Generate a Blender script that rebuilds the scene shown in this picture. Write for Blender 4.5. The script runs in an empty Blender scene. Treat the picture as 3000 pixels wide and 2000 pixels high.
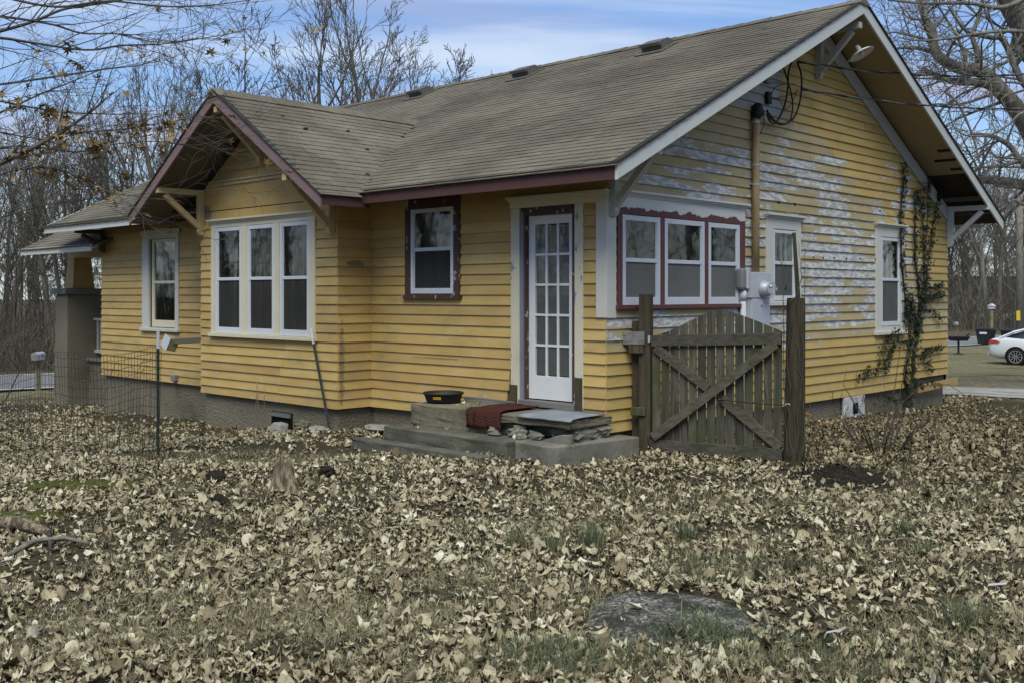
import bpy, bmesh, math, random
import numpy as np
from mathutils import Vector, Matrix

random.seed(11)
rng = np.random.default_rng(11)
scene = bpy.context.scene
col = scene.collection
R = math.radians

# ------------------------------------------------------------------ camera, sky, sun, exposure
CAM = np.array([6.785, -8.517, 1.428]); FPX = 3042.35; YH = 864.1; YAW = 0.763
cd = bpy.data.cameras.new('camera'); cam = bpy.data.objects.new('camera', cd); col.objects.link(cam)
cam.location = CAM; cam.rotation_euler = (R(90), 0, YAW)
cd.sensor_width = 36; cd.lens = 36 * FPX / 3000; cd.shift_y = -(1000 - YH) / 3000
cd.clip_start = 0.05; cd.clip_end = 2000
scene.camera = cam

SUN_DIR = Vector((0.54, -0.74, 1.30)).normalized()           # towards the sun
world = bpy.data.worlds.new('World'); scene.world = world; world.use_nodes = True
SKY_STRENGTH = 0.075; EXPOSURE = 1.12
sl = bpy.data.lights.new('sun', 'SUN'); so = bpy.data.objects.new('sun', sl); col.objects.link(so)
sl.energy = 1.5; sl.angle = R(40); sl.color = (1.0, 0.965, 0.80)
so.rotation_euler = SUN_DIR.to_track_quat('Z', 'Y').to_euler(); so.location = (5, -10, 20)
vs = scene.view_settings
vs.view_transform = 'Standard'; vs.look = 'None'; vs.gamma = 1; vs.exposure = EXPOSURE; vs.use_curve_mapping = False
scene.cycles.use_denoising = True
scene.cycles.max_bounces = 6; scene.cycles.transparent_max_bounces = 12

# ------------------------------------------------------------------ node helper
class NG:
    def __init__(s, nt): s.nt = nt
    def n(s, t, **kw):
        nd = s.nt.nodes.new(t)
        for k, v in kw.items(): setattr(nd, k, v)
        return nd
    def put(s, sock, v):
        if v is None: return
        if isinstance(v, (int, float)): sock.default_value = v
        elif isinstance(v, (tuple, list)):
            v = tuple(v)
            if len(v) == 3 and sock.type == 'RGBA': v = v + (1,)
            sock.default_value = v
        else: s.nt.links.new(v, sock)
    def m(s, op, a, b=None, c=None, clamp=False):
        nd = s.n('ShaderNodeMath', operation=op, use_clamp=clamp)
        s.put(nd.inputs[0], a); s.put(nd.inputs[1], b); s.put(nd.inputs[2], c)
        return nd.outputs[0]
    def pos(s): return s.n('ShaderNodeNewGeometry').outputs['Position']
    def objc(s): return s.n('ShaderNodeTexCoord').outputs['Object']
    def sep(s, v):
        nd = s.n('ShaderNodeSeparateXYZ'); s.put(nd.inputs[0], v); return nd.outputs
    def comb(s, x, y, z):
        nd = s.n('ShaderNodeCombineXYZ'); s.put(nd.inputs[0], x); s.put(nd.inputs[1], y); s.put(nd.inputs[2], z); return nd.outputs[0]
    def scl(s, v, k):
        nd = s.n('ShaderNodeVectorMath', operation='MULTIPLY'); s.put(nd.inputs[0], v); s.put(nd.inputs[1], k if isinstance(k, tuple) else (k, k, k)); return nd.outputs[0]
    def noise(s, v, scale, detail=3, rough=.55, dist=0):
        nd = s.n('ShaderNodeTexNoise'); s.put(nd.inputs['Vector'], v)
        nd.inputs['Scale'].default_value = scale; nd.inputs['Detail'].default_value = detail
        nd.inputs['Roughness'].default_value = rough; nd.inputs['Distortion'].default_value = dist
        return nd.outputs['Fac']
    def voro(s, v, scale, feat='F1', out='Distance'):
        nd = s.n('ShaderNodeTexVoronoi', feature=feat); s.put(nd.inputs['Vector'], v); nd.inputs['Scale'].default_value = scale
        return nd.outputs[out]
    def step(s, x, a, b):                       # smooth ramp a..b -> 0..1
        nd = s.n('ShaderNodeMapRange', interpolation_type='SMOOTHSTEP'); s.put(nd.inputs[0], x)
        s.put(nd.inputs[1], a); s.put(nd.inputs[2], b); return nd.outputs[0]
    def mix(s, f, a, b, mode='MIX'):
        nd = s.n('ShaderNodeMix', data_type='RGBA', blend_type=mode); s.put(nd.inputs[0], f); s.put(nd.inputs[6], a); s.put(nd.inputs[7], b)
        return nd.outputs[2]
    def ramp(s, f, stops):
        nd = s.n('ShaderNodeValToRGB'); cr = nd.color_ramp
        while len(cr.elements) < len(stops): cr.elements.new(.5)
        for e, (p, c) in zip(cr.elements, stops): e.position = p; e.color = tuple(c) + (1,)
        s.put(nd.inputs[0], f); return nd.outputs[0]
    def rnd(s): return s.n('ShaderNodeObjectInfo').outputs['Random']
    def attr(s, name): return s.n('ShaderNodeAttribute', attribute_name=name).outputs['Fac']
    def hsv(s, c, h=.5, sat=1., v=1.):
        nd = s.n('ShaderNodeHueSaturation'); s.put(nd.inputs['Hue'], h); s.put(nd.inputs['Saturation'], sat); s.put(nd.inputs['Value'], v); s.put(nd.inputs['Color'], c); return nd.outputs[0]
    def bump(s, h, strength, dist=.01):
        nd = s.n('ShaderNodeBump'); s.put(nd.inputs['Height'], h); nd.inputs['Strength'].default_value = strength; nd.inputs['Distance'].default_value = dist
        return nd.outputs[0]

def material(name, fn, rough=.8, spec=.25, metal=0.):
    m = bpy.data.materials.new(name); m.use_nodes = True
    nt = m.node_tree; nt.nodes.clear(); g = NG(nt)
    out = g.n('ShaderNodeOutputMaterial'); b = g.n('ShaderNodeBsdfPrincipled')
    nt.links.new(b.outputs[0], out.inputs[0])
    b.inputs['Roughness'].default_value = rough; b.inputs['Specular IOR Level'].default_value = spec; b.inputs['Metallic'].default_value = metal
    r = fn(g)
    c, nrm, ro = (r + (None, None))[:3] if isinstance(r, tuple) and not isinstance(r[0], (int, float)) else (r, None, None)
    g.put(b.inputs['Base Color'], c)
    if nrm is not None: g.put(b.inputs['Normal'], nrm)
    if ro is not None: g.put(b.inputs['Roughness'], ro)
    return m

# ------------------------------------------------------------------ the sky
def make_world():
    nt = world.node_tree; nt.nodes.clear(); g = NG(nt)
    out = g.n('ShaderNodeOutputWorld'); bg = g.n('ShaderNodeBackground'); nt.links.new(bg.outputs[0], out.inputs[0])
    sky = g.n('ShaderNodeTexSky', sky_type='NISHITA'); sky.sun_disc = False
    sky.sun_elevation = math.asin(SUN_DIR.z); sky.sun_rotation = math.atan2(SUN_DIR.x, SUN_DIR.y)
    sky.air_density = 1.3; sky.dust_density = .6; sky.ozone_density = 4.0
    d = g.n('ShaderNodeTexCoord').outputs['Generated']
    x, y, z = g.sep(d)
    zz = g.m('ADD', g.m('MAXIMUM', z, 0.0), .09)
    # rotate so that streaks lie across the way the house is seen
    c, s = math.cos(YAW + .12), math.sin(YAW + .12)
    rt = g.m('ADD', g.m('MULTIPLY', x, c), g.m('MULTIPLY', y, s))
    fw = g.m('SUBTRACT', g.m('MULTIPLY', y, c), g.m('MULTIPLY', x, s))
    p = g.comb(g.m('DIVIDE', rt, zz), g.m('DIVIDE', fw, zz), 0)
    n1 = g.noise(g.scl(p, (.30, 1.15, 1)), 1.3, 6, .55, .5)
    n2 = g.noise(g.scl(p, (.5, .6, 1)), .8, 3, .5, .2)
    cl = g.m('MULTIPLY', g.step(n1, .41, .64), g.step(n2, .34, .56))
    low = g.step(z, .13, .0)
    base = g.mix(1.0, sky.outputs[0], (.69, .755, .93), 'MULTIPLY')
    lum = g.mix(1.0, (3.6, 4.2, 5.6), (1, 1, 1), 'MULTIPLY')
    lil = g.mix(g.step(g.noise(g.scl(p, (.25, .8, 1)), 1.1, 4), .45, .62), base, (2.75, 3.05, 4.3))
    c1 = g.mix(g.m('MULTIPLY', cl, .75), lil, (4.7, 5.35, 6.2))
    c2 = g.mix(g.m('MULTIPLY', low, .75), c1, (4.9, 5.5, 5.5))
    g.put(bg.inputs[0], c2); bg.inputs[1].default_value = SKY_STRENGTH
make_world()

# ------------------------------------------------------------------ pixels to places (the photograph is 3000 x 2000)
FW = np.array([-math.sin(YAW), math.cos(YAW), 0]); RT = np.array([math.cos(YAW), math.sin(YAW), 0]); UP = np.array([0, 0, 1.])
def ray(px, py): return FW + RT * (px - 1500) / FPX + UP * (YH - py) / FPX
def at(px, py, depth): return CAM + depth * ray(px, py)
def on(px, py, ax, val):
    d = ray(px, py); return CAM + d * (val - CAM[ax]) / d[ax]
def depth_of(p): return float((np.asarray(p) - CAM) @ FW)
def gz0(x, y):
    a = np.interp(x, [-26, -22, -11.7, -7.2, -3.9, -1], [-.88, -.88, -.45, -.28, -.05, 0])
    b = np.interp(y, [4, 9, 20, 34, 60], [0, -.17, -.5, -.85, -1.0])
    return np.maximum(-.22 + a + b, -1.1 - .3 * np.clip((np.asarray(y) - 2) / 50, 0, 1))
def gz(x, y):
    near = np.clip(1 - (np.hypot(np.asarray(x) + 3, np.asarray(y) + 2)) / 16, 0, 1)
    w = .022 * np.sin(x * 1.7 + 1.3 * np.sin(y * .9)) * np.sin(y * 1.3 + .7) + .012 * np.sin(x * 4.1 + y * 2.3) + .010 * np.sin(y * 5.3 - x * 3.1)
    return gz0(x, y) + w * near - .03 * np.clip(near * 3, 0, 1)
def G(px, py):
    z = -.3
    for i in range(50):
        p = on(px, py, 2, z); z = .5 * z + .5 * float(gz(p[0], p[1]))
    return p

# ------------------------------------------------------------------ objects
def tag(o, label=None, cat=None, group=None, kind=None):
    if label: o['label'] = label
    if cat: o['category'] = cat
    if group: o['group'] = group
    if kind: o['kind'] = kind
    return o
def obj(name, me, parent=None, mat=None, **t):
    o = bpy.data.objects.new(name, me); col.objects.link(o)
    if parent is not None:
        o.parent = parent
        if parent.parent is None: o.location = -parent.location if parent.get('_w') else (0, 0, 0)
    if mat is not None and me is not None and not me.materials: me.materials.append(mat)
    return tag(o, **t)
def thing(name, loc, label, cat, group=None, local=False):
    o = bpy.data.objects.new(name, None); col.objects.link(o); o.location = Vector([float(v) for v in loc]); o.empty_display_size = .2
    if not local: o['_w'] = 1                      # parts are given in place coordinates
    return tag(o, label, cat, group)
def copy_tree(o, parent=None):
    c = o.copy(); col.objects.link(c); c.parent = parent
    for ch in list(o.children): copy_tree(ch, c)
    return c

class Fr:
    "a wall's own frame: u along it to the right as seen from outside, n out of it, z up"
    def __init__(s, o, u, n): s.o = np.array(o, float); s.u = np.array(u, float); s.n = np.array(n, float)
    def p(s, u, z, n): return s.o + s.u * u + s.n * n + UP * z
class MB:
    def __init__(s): s.v = []; s.f = []
    def add(s, vs, fs):
        b = len(s.v); s.v += [tuple(map(float, q)) for q in vs]; s.f += [tuple(b + i for i in f) for f in fs]; return s
    def hexa(s, q):                                 # 8 points: bottom 4 ccw from above, top 4
        return s.add(q, [(3, 2, 1, 0), (4, 5, 6, 7), (0, 1, 5, 4), (1, 2, 6, 5), (2, 3, 7, 6), (3, 0, 4, 7)])
    def box(s, x0, x1, y0, y1, z0, z1):
        return s.hexa([(x0, y0, z0), (x1, y0, z0), (x1, y1, z0), (x0, y1, z0), (x0, y0, z1), (x1, y0, z1), (x1, y1, z1), (x0, y1, z1)])
    def fb(s, fr, u0, u1, z0, z1, n0, n1):
        P = fr.p
        return s.hexa([P(u0, z0, n1), P(u1, z0, n1), P(u1, z0, n0), P(u0, z0, n0), P(u0, z1, n1), P(u1, z1, n1), P(u1, z1, n0), P(u0, z1, n0)])
    def bar(s, p, q, w, h, up=(0, 0, 1), w2=None, h2=None):
        p = np.array(p, float); q = np.array(q, float); d = q - p; d /= np.linalg.norm(d)
        sd = np.cross(d, up); sd /= np.linalg.norm(sd); uu = np.cross(sd, d)
        w2 = w if w2 is None else w2; h2 = h if h2 is None else h2
        def ring(c, w, h): return [c - sd * w / 2 - uu * h / 2, c + sd * w / 2 - uu * h / 2, c + sd * w / 2 + uu * h / 2, c - sd * w / 2 + uu * h / 2]
        a, b = ring(p, w, h), ring(q, w2, h2)
        return s.add(a + b, [(0, 1, 2, 3), (7, 6, 5, 4), (0, 4, 5, 1), (1, 5, 6, 2), (2, 6, 7, 3), (3, 7, 4, 0)])
    def prism(s, pts, vec):
        n = len(pts); pts = [np.array(q, float) for q in pts]; vec = np.array(vec, float)
        return s.add(pts + [q + vec for q in pts], [tuple(range(n))[::-1], tuple(range(n, 2 * n))] + [(i, (i + 1) % n, n + (i + 1) % n, n + i) for i in range(n)])
    def tube(s, pts, rad, k=6, caps=True):
        pts = np.array(pts, float); n = len(pts); rad = np.broadcast_to(np.array(rad, float), (n,))
        t = np.gradient(pts, axis=0); t /= np.linalg.norm(t, axis=1)[:, None] + 1e-12
        ref = np.array([0, 0, 1.]) if abs(t[0][2]) < .9 else np.array([1., 0, 0])
        a = np.cross(t, ref); a /= np.linalg.norm(a, axis=1)[:, None] + 1e-12; b = np.cross(t, a)
        an = np.arange(k) * 2 * math.pi / k
        V = pts[:, None] + rad[:, None, None] * (a[:, None] * np.cos(an)[None, :, None] + b[:, None] * np.sin(an)[None, :, None])
        fs = [(i * k + j, i * k + (j + 1) % k, (i + 1) * k + (j + 1) % k, (i + 1) * k + j) for i in range(n - 1) for j in range(k)]
        if caps: fs += [tuple(range(k))[::-1], tuple((n - 1) * k + j for j in range(k))]
        return s.add(V.reshape(-1, 3), fs)
    def lathe(s, c, axis, prof, k=16, up=None):      # prof: (distance along axis, radius)
        c = np.array(c, float); ax = np.array(axis, float); ax /= np.linalg.norm(ax)
        ref = np.array([0, 0, 1.]) if abs(ax[2]) < .9 else np.array([1., 0, 0])
        a = np.cross(ax, ref); a /= np.linalg.norm(a); b = np.cross(ax, a)
        V = []
        for h, r in prof:
            for j in range(k):
                q = 2 * math.pi * j / k; V.append(c + ax * h + r * (a * math.cos(q) + b * math.sin(q)))
        n = len(prof)
        fs = [(i * k + j, i * k + (j + 1) % k, (i + 1) * k + (j + 1) % k, (i + 1) * k + j) for i in range(n - 1) for j in range(k)]
        if prof[0][1] > 1e-6: fs.append(tuple(range(k))[::-1])
        if prof[-1][1] > 1e-6: fs.append(tuple((n - 1) * k + j for j in range(k)))
        return s.add(V, fs)
    def blob(s, c, r, seed=0, lat=7, lon=10, rough=.25, flat=1.):
        q = np.random.default_rng(seed); c = np.array(c, float); r = np.array(r, float) * np.ones(3)
        V = [c + r * (0, 0, -1)]
        for i in range(1, lat):
            th = math.pi * i / lat - math.pi / 2
            for j in range(lon):
                ph = 2 * math.pi * j / lon + .2 * i
                k = 1 + rough * (q.random() - .5) * 2
                V.append(c + r * np.array([math.cos(th) * math.cos(ph), math.cos(th) * math.sin(ph), math.sin(th)]) * k)
        V.append(c + r * (0, 0, 1)); top = len(V) - 1
        fs = [(0, 1 + (j + 1) % lon, 1 + j) for j in range(lon)]
        for i in range(lat - 2):
            for j in range(lon):
                a = 1 + i * lon; b = a + lon; fs.append((a + j, a + (j + 1) % lon, b + (j + 1) % lon, b + j))
        a = 1 + (lat - 2) * lon
        fs += [(a + j, a + (j + 1) % lon, top) for j in range(lon)]
        return s.add(V, fs)
    def mesh(s, name, smooth=False):
        me = bpy.data.meshes.new(name); me.from_pydata(s.v, [], s.f); me.update()
        if smooth: me.polygons.foreach_set('use_smooth', [True] * len(me.polygons))
        return me
    def build(s, name, mat, parent=None, smooth=False, bevel=0, **t):
        o = obj(name, s.mesh(name, smooth), parent, mat, **t)
        if bevel:
            b = o.modifiers.new('bevel', 'BEVEL'); b.width = bevel; b.segments = 2; b.limit_method = 'ANGLE'; b.angle_limit = R(40)
        return o
def np_mesh(name, V, F, nv, attrs=None, smooth=False):
    "V (N,3) array, F (M,nv) array of equal-sized faces"
    me = bpy.data.meshes.new(name); V = np.asarray(V, np.float32); F = np.asarray(F, np.int32)
    me.vertices.add(len(V)); me.vertices.foreach_set('co', V.ravel())
    me.loops.add(F.size); me.loops.foreach_set('vertex_index', F.ravel())
    me.polygons.add(len(F)); me.polygons.foreach_set('loop_start', np.arange(len(F), dtype=np.int32) * nv)
    if smooth: me.polygons.foreach_set('use_smooth', np.ones(len(F), bool))
    for k, a in (attrs or {}).items():
        at_ = me.attributes.new(k, 'FLOAT', 'POINT'); at_.data.foreach_set('value', np.asarray(a, np.float32))
    me.update(calc_edges=True); me.validate(); return me
# ------------------------------------------------------------------ materials
EXP = 0.12                                                       # how much of each clapboard shows
def m_siding(g):
    p = g.pos(); x, y, z = g.sep(p); r = g.rnd()
    n = g.noise(g.scl(p, (1.2, 1.2, 5)), 1.6, 4)
    c = g.mix(g.step(n, .35, .68), (.485, .328, .110), (.53, .378, .156))
    c = g.hsv(c, g.m('ADD', .494, g.m('MULTIPLY', r, .012)), 1.0, g.m('ADD', .88, g.m('MULTIPLY', r, .24)))
    dirt = g.step(g.noise(g.scl(p, (.9, .9, 1.6)), 1.7, 6, .68), .47, .75)
    c = g.mix(g.m('MULTIPLY', dirt, .5), c, (.25, .205, .125))
    sc_ = g.step(g.noise(g.scl(p, (14, 14, 3)), 2.0, 4, .6), .58, .8)
    c = g.mix(g.m('MULTIPLY', sc_, .18), c, (.30, .25, .15))
    chip = g.step(g.noise(g.scl(p, (3, 3, 14)), 2.0, 4, .6), g.m('SUBTRACT', .735, g.m('MULTIPLY', g.step(z, .75, .1), .085)), g.m('SUBTRACT', .75, g.m('MULTIPLY', g.step(z, .75, .1), .085)))
    c = g.mix(chip, c, (.42, .43, .44))
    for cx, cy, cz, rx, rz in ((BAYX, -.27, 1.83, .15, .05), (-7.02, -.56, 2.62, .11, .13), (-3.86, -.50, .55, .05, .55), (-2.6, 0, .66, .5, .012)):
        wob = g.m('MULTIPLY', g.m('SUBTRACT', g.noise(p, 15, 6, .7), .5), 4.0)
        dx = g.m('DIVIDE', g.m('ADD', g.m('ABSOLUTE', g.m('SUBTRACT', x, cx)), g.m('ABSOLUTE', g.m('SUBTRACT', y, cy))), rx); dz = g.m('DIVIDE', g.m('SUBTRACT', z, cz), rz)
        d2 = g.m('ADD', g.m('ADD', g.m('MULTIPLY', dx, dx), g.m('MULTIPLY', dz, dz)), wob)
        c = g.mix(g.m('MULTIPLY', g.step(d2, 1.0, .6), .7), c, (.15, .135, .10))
    grain = g.noise(g.scl(p, (6, 6, 90)), 2.0, 3)
    return c, g.bump(grain, .25, .004)
BAYX = -3.86
M_SIDING = material('yellow_clapboard', m_siding, .62, .3)
def m_gable(g):
    p = g.pos(); x, y, z = g.sep(p); r = g.rnd()
    row = g.m('FLOOR', g.m('DIVIDE', g.m('ADD', z, .01), EXP))
    jr = g.m('MULTIPLY', g.m('SUBTRACT', g.m('FRACT', g.m('MULTIPLY', g.m('SINE', g.m('MULTIPLY', row, 12.9898)), 4375.85)), .5), 1.0)
    n = g.noise(g.scl(p, (1.2, 1.2, 5)), 1.6, 4)
    yel = g.mix(g.step(n, .35, .68), (.485, .342, .115), (.525, .388, .160))
    tan = g.mix(g.step(n, .3, .7), (.40, .325, .175), (.47, .39, .22))
    edge = g.m('ADD', g.m('MULTIPLY', g.m('SUBTRACT', 3.84, z), 2.05), g.m('ADD', 4.0, jr))      # old tan coat ends here, a step on each board
    t1 = g.step(g.m('SUBTRACT', edge, y), -.03, .03)
    t2 = g.step(g.m('ADD', z, g.m('MULTIPLY', jr, .12)), .86, .92)
    tn = g.m('MULTIPLY', t1, t2)
    c = g.mix(tn, yel, tan)
    # grey repaint beside the service mast
    gr = g.m('MULTIPLY', g.step(y, 3.62, 3.58), g.m('MULTIPLY', g.step(z, 3.70, 3.74), g.step(g.m('SUBTRACT', y, g.m('MULTIPLY', jr, .5)), 1.9, 2.0)))
    c = g.mix(g.m('MULTIPLY', gr, .9), c, (.37, .39, .37))
    # flaked down to primer and bare wood, in long tongues on each board
    q = g.comb(0, g.m('ADD', g.m('MULTIPLY', y, .7), g.m('MULTIPLY', row, 3.7)), g.m('ADD', g.m('MULTIPLY', z, 3.4), g.m('MULTIPLY', row, 1.9)))
    f = g.noise(q, 1.25, 9, .66, .45)
    zone = g.m('MULTIPLY', g.step(z, 3.9, 3.0), g.step(z, .3, 1.2))
    zone = g.m('MULTIPLY', zone, g.step(y, 9.6, 6.6))
    big = g.noise(g.comb(0, g.m('MULTIPLY', y, .5), z), .9, 2)
    th = g.m('SUBTRACT', g.m('SUBTRACT', .74, g.m('MULTIPLY', zone, .247)), g.m('MULTIPLY', g.m('SUBTRACT', big, .5), .35))
    peel = g.step(g.m('SUBTRACT', f, th), 0, .005)
    prim = g.mix(g.step(g.noise(g.scl(p, (1, 2.5, 9)), 2.5, 6, .65), .46, .54), (.37, .375, .375), (.60, .605, .585))
    prim = g.mix(g.step(g.noise(g.scl(p, (1, 6, 40)), 1.5, 3), .6, .8), prim, (.33, .335, .35))
    c = g.mix(peel, c, prim)
    c = g.hsv(c, .5, 1, g.m('ADD', .88, g.m('MULTIPLY', r, .18)))
    crack = g.step(g.noise(g.scl(p, (2, 5, 22)), 3, 3, .6), .72, .74)
    c = g.mix(g.m('MULTIPLY', crack, .55), c, (.17, .15, .12))
    h = g.m('ADD', g.m('MULTIPLY', g.m('SUBTRACT', 1, peel), .8), g.m('MULTIPLY', g.noise(g.scl(p, (6, 6, 90)), 2, 3), .4))
    return c, g.bump(h, .55, .004)
M_GABLE = material('flaking_gable_clapboard', m_gable, .7, .25)
def paint(name, a, b, worn=(.30, .29, .27), amount=.72, rough=.6, fine=3.):
    def fn(g):
        p = g.pos(); r = g.rnd()
        c = g.mix(g.noise(p, 2.2, 4), a, b)
        c = g.mix(g.m('MULTIPLY', g.step(g.noise(g.scl(p, (1, 1, .45)), 4.5, 5, .62), .56, .8), .28), c, tuple(v * .55 for v in a))
        w = g.step(g.noise(g.scl(p, (fine, fine, fine * .55)), 2.6, 5, .6), amount, amount + .02)
        c = g.mix(w, c, worn)
        return c, g.bump(g.m('ADD', g.m('MULTIPLY', w, -.7), g.noise(p, 60, 2)), .3, .003)
    return material(name, fn, rough, .3)
M_WHITE = paint('white_trim_paint', (.54, .54, .49), (.64, .63, .575), (.32, .32, .30), .70)
M_RAKE = paint('rake_white_paint', (.50, .525, .51), (.585, .60, .58), (.33, .34, .33), .76)
M_CREAM = paint('cream_trim_paint', (.63, .58, .42), (.70, .66, .50), (.33, .34, .33), .73)
M_RED = paint('barn_red_paint', (.082, .037, .034), (.11, .054, .048), (.40, .36, .35), .78)
M_RED2 = paint('faded_purple_brown_paint', (.175, .115, .115), (.24, .165, .16), (.48, .46, .46), .76)
M_DKRED = paint('flaking_dark_brown_paint', (.06, .033, .028), (.10, .055, .047), (.42, .41, .40), .60, fine=5)
M_REDWIN = paint('window_red_paint', (.115, .048, .045), (.145, .066, .06), (.60, .58, .56), .72, fine=4)
M_BRACKET = paint('tan_bracket_paint', (.52, .385, .19), (.60, .46, .25), (.30, .26, .2), .8)
M_GREYTRIM = paint('grey_trim_paint', (.40, .41, .39), (.50, .51, .49), (.25, .25, .24), .78)
M_DOOR = paint('door_white_paint', (.68, .70, .71), (.77, .78, .79), (.30, .32, .34), .74)
M_JAMB = paint('slate_blue_jamb_paint', (.16, .17, .21), (.24, .25, .29), (.55, .55, .55), .70)
M_SOFFIT = paint('tan_soffit_paint', (.30, .235, .13), (.38, .30, .17), (.10, .09, .07), .72)
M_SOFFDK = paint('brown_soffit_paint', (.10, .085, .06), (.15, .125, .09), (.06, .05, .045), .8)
M_DARKGAP = material('hole_shade_black', lambda g: (.012, .011, .010), .95, .05)  # near-black colour stands in for shade inside vents, holes and wheel wells
M_GUTTER = paint('white_fascia_paint', (.60, .60, .55), (.68, .68, .62), (.35, .33, .27), .78)
M_ALU = material('white_aluminium_frame', lambda g: g.mix(g.noise(g.pos(), 5, 4), (.56, .60, .66), (.68, .71, .75)), .45, .4)
def m_stucco(g):
    p = g.pos()
    c = g.mix(g.noise(p, 1.6, 5), (.155, .138, .10), (.28, .25, .185))
    c = g.mix(g.step(g.noise(p, 26, 3, .6), .50, .72), c, (.24, .225, .18))
    c = g.mix(g.m('MULTIPLY', g.step(g.noise(p, .9, 4), .52, .7), .55), c, (.075, .08, .055))
    return c, g.bump(g.noise(p, 30, 3, .65), 1.0, .035)
M_STUCCO = material('rough_stucco', m_stucco, .95, .1)
def m_conc(a, b, moss=.5, dark=.5):
    def fn(g):
        p = g.pos(); n = g.noise(p, 2.4, 6, .62)
        c = g.mix(g.step(n, .3, .7), a, b)
        c = g.mix(g.m('MULTIPLY', g.step(g.noise(g.scl(p, (1, 1, 1.6)), 3.1, 5, .62), .5, .68), moss), c, (.075, .085, .045))
        c = g.mix(g.m('MULTIPLY', g.step(g.noise(p, 5.7, 5, .65), .56, .7), dark), c, (.06, .06, .055))
        c = g.mix(g.step(g.noise(p, 55, 2), .62, .8), c, (.38, .38, .36))
        return c, g.bump(g.m('ADD', g.noise(p, 16, 4, .65), g.m('MULTIPLY', g.noise(p, 90, 2), .5)), .7, .012)
    return fn
M_CONC = material('grey_concrete', m_conc((.14, .137, .112), (.25, .242, .205), .4, .4), .92, .12)
M_CONCDK = material('damp_dark_concrete', m_conc((.075, .073, .058), (.145, .14, .115), .5, .45), .9, .15)
M_CONCTAN = material('tan_mossy_concrete', m_conc((.125, .113, .076), (.215, .195, .14), .6, .4), .95, .1)
M_SLATE = material('blue_grey_sheet', m_conc((.19, .21, .24), (.27, .29, .32), .08, .2), .85, .15)
def m_aggr(g):
    p = g.pos(); v = g.voro(p, 75, out='Color')
    sp = g.n('ShaderNodeSeparateColor'); g.put(sp.inputs[0], v)
    c = g.ramp(sp.outputs[0], [(0, (.035, .033, .026)), (.35, (.085, .08, .065)), (.65, (.17, .162, .138)), (.88, (.31, .30, .265)), (1, (.42, .41, .375))])
    c = g.mix(g.step(g.noise(p, 3.2, 5, .6), .42, .58), c, (.035, .035, .028))
    return c, g.bump(g.voro(p, 75), -.9, .01)
M_AGGR = material('exposed_aggregate_concrete', m_aggr, .9, .2)
def m_shingle(g):
    p = g.pos(); r = g.rnd(); x, y, z = g.sep(p)
    k = g.noise(p, .75, 4, .6)
    c = g.mix(g.step(k, .34, .68), (.102, .091, .069), (.178, .159, .122))
    tab = g.voro(g.scl(p, (3.2, 7, 7)), 1.0, out='Color')
    sp = g.n('ShaderNodeSeparateColor'); g.put(sp.inputs[0], tab)
    v = g.m('ADD', .78, g.m('MULTIPLY', g.m('ADD', r, sp.outputs[0]), .13))
    c = g.hsv(c, .5, .95, g.m('ADD', v, .09))
    st = g.step(g.noise(g.scl(p, (1, .6, .6)), 1.1, 5, .62), .57, .72)
    c = g.mix(g.m('MULTIPLY', st, .55), c, (.070, .063, .052))
    gr = g.noise(p, 140, 2)
    c = g.mix(g.m('MULTIPLY', g.step(gr, .4, .75), .35), c, (.30, .275, .22))
    return c, g.bump(gr, .35, .006)
M_SHINGLE = material('weathered_asphalt_shingle', m_shingle, .93, .12)
M_ROOFDK = material('roof_edge_felt', lambda g: g.mix(g.noise(g.pos(), 6, 3), (.028, .027, .026), (.055, .052, .048)), .9, .1)
def wood(name, a, b, moss=.5, ax=2, mossc=(.055, .065, .025)):
    def fn(g):
        p = g.objc(); r = g.rnd()
        x, y, z = g.sep(p)
        off = g.m('MULTIPLY', r, 17.0)
        k = [14, 14, 14]; k[ax] = 1.1
        q = g.comb(g.m('ADD', g.m('MULTIPLY', x, k[0]), off), g.m('MULTIPLY', y, k[1]), g.m('ADD', g.m('MULTIPLY', z, k[2]), off))
        n = g.noise(q, 1.6, 5, .62, .6)
        c = g.mix(g.step(n, .32, .68), a, b)
        c = g.mix(g.step(n, .62, .72), c, tuple(v * .35 for v in a))
        c = g.hsv(c, .5, g.m('ADD', .75, g.m('MULTIPLY', r, .4)), g.m('ADD', .75, g.m('MULTIPLY', r, .5)))
        pw = g.pos(); zz = g.sep(pw)[2]
        c = g.mix(g.m('MULTIPLY', g.step(g.noise(pw, 2.6, 4), .46, .66), moss), c, mossc)
        return c, g.bump(n, .6, .006)
    return material(name, fn, .88, .12)
M_GATE = wood('weathered_gate_wood', (.055, .053, .040), (.118, .113, .088), .65)
M_GATEH = wood('weathered_rail_wood', (.055, .050, .038), (.110, .102, .080), .25, ax=0)
M_POST = wood('dark_mossy_post_wood', (.036, .030, .019), (.075, .064, .040), .75)
M_POST2 = wood('brown_post_wood', (.055, .042, .028), (.105, .082, .056), .5)
M_GREYWD = wood('grey_board_wood', (.12, .12, .115), (.21, .205, .195), .12, ax=0)
def bark(name, a, b):
    def fn(g):
        p = g.objc(); n = g.noise(g.scl(p, (5, 5, 1.3)), 2.2, 5, .65)
        c = g.mix(g.step(n, .3, .7), a, b); c = g.hsv(c, .5, 1, g.m('ADD', .8, g.m('MULTIPLY', g.rnd(), .4)))
        return c, g.bump(n, .7, .02)
    return material(name, fn, .95, .08)
M_BARK = bark('grey_brown_bark', (.085, .077, .064), (.165, .15, .126))
M_BARK2 = bark('pale_grey_bark', (.115, .107, .092), (.215, .20, .175))
M_BARKDK = bark('dark_bark', (.055, .048, .040), (.11, .098, .082))
M_TWIG = bark('brown_twig', (.060, .047, .033), (.125, .10, .072))
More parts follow.
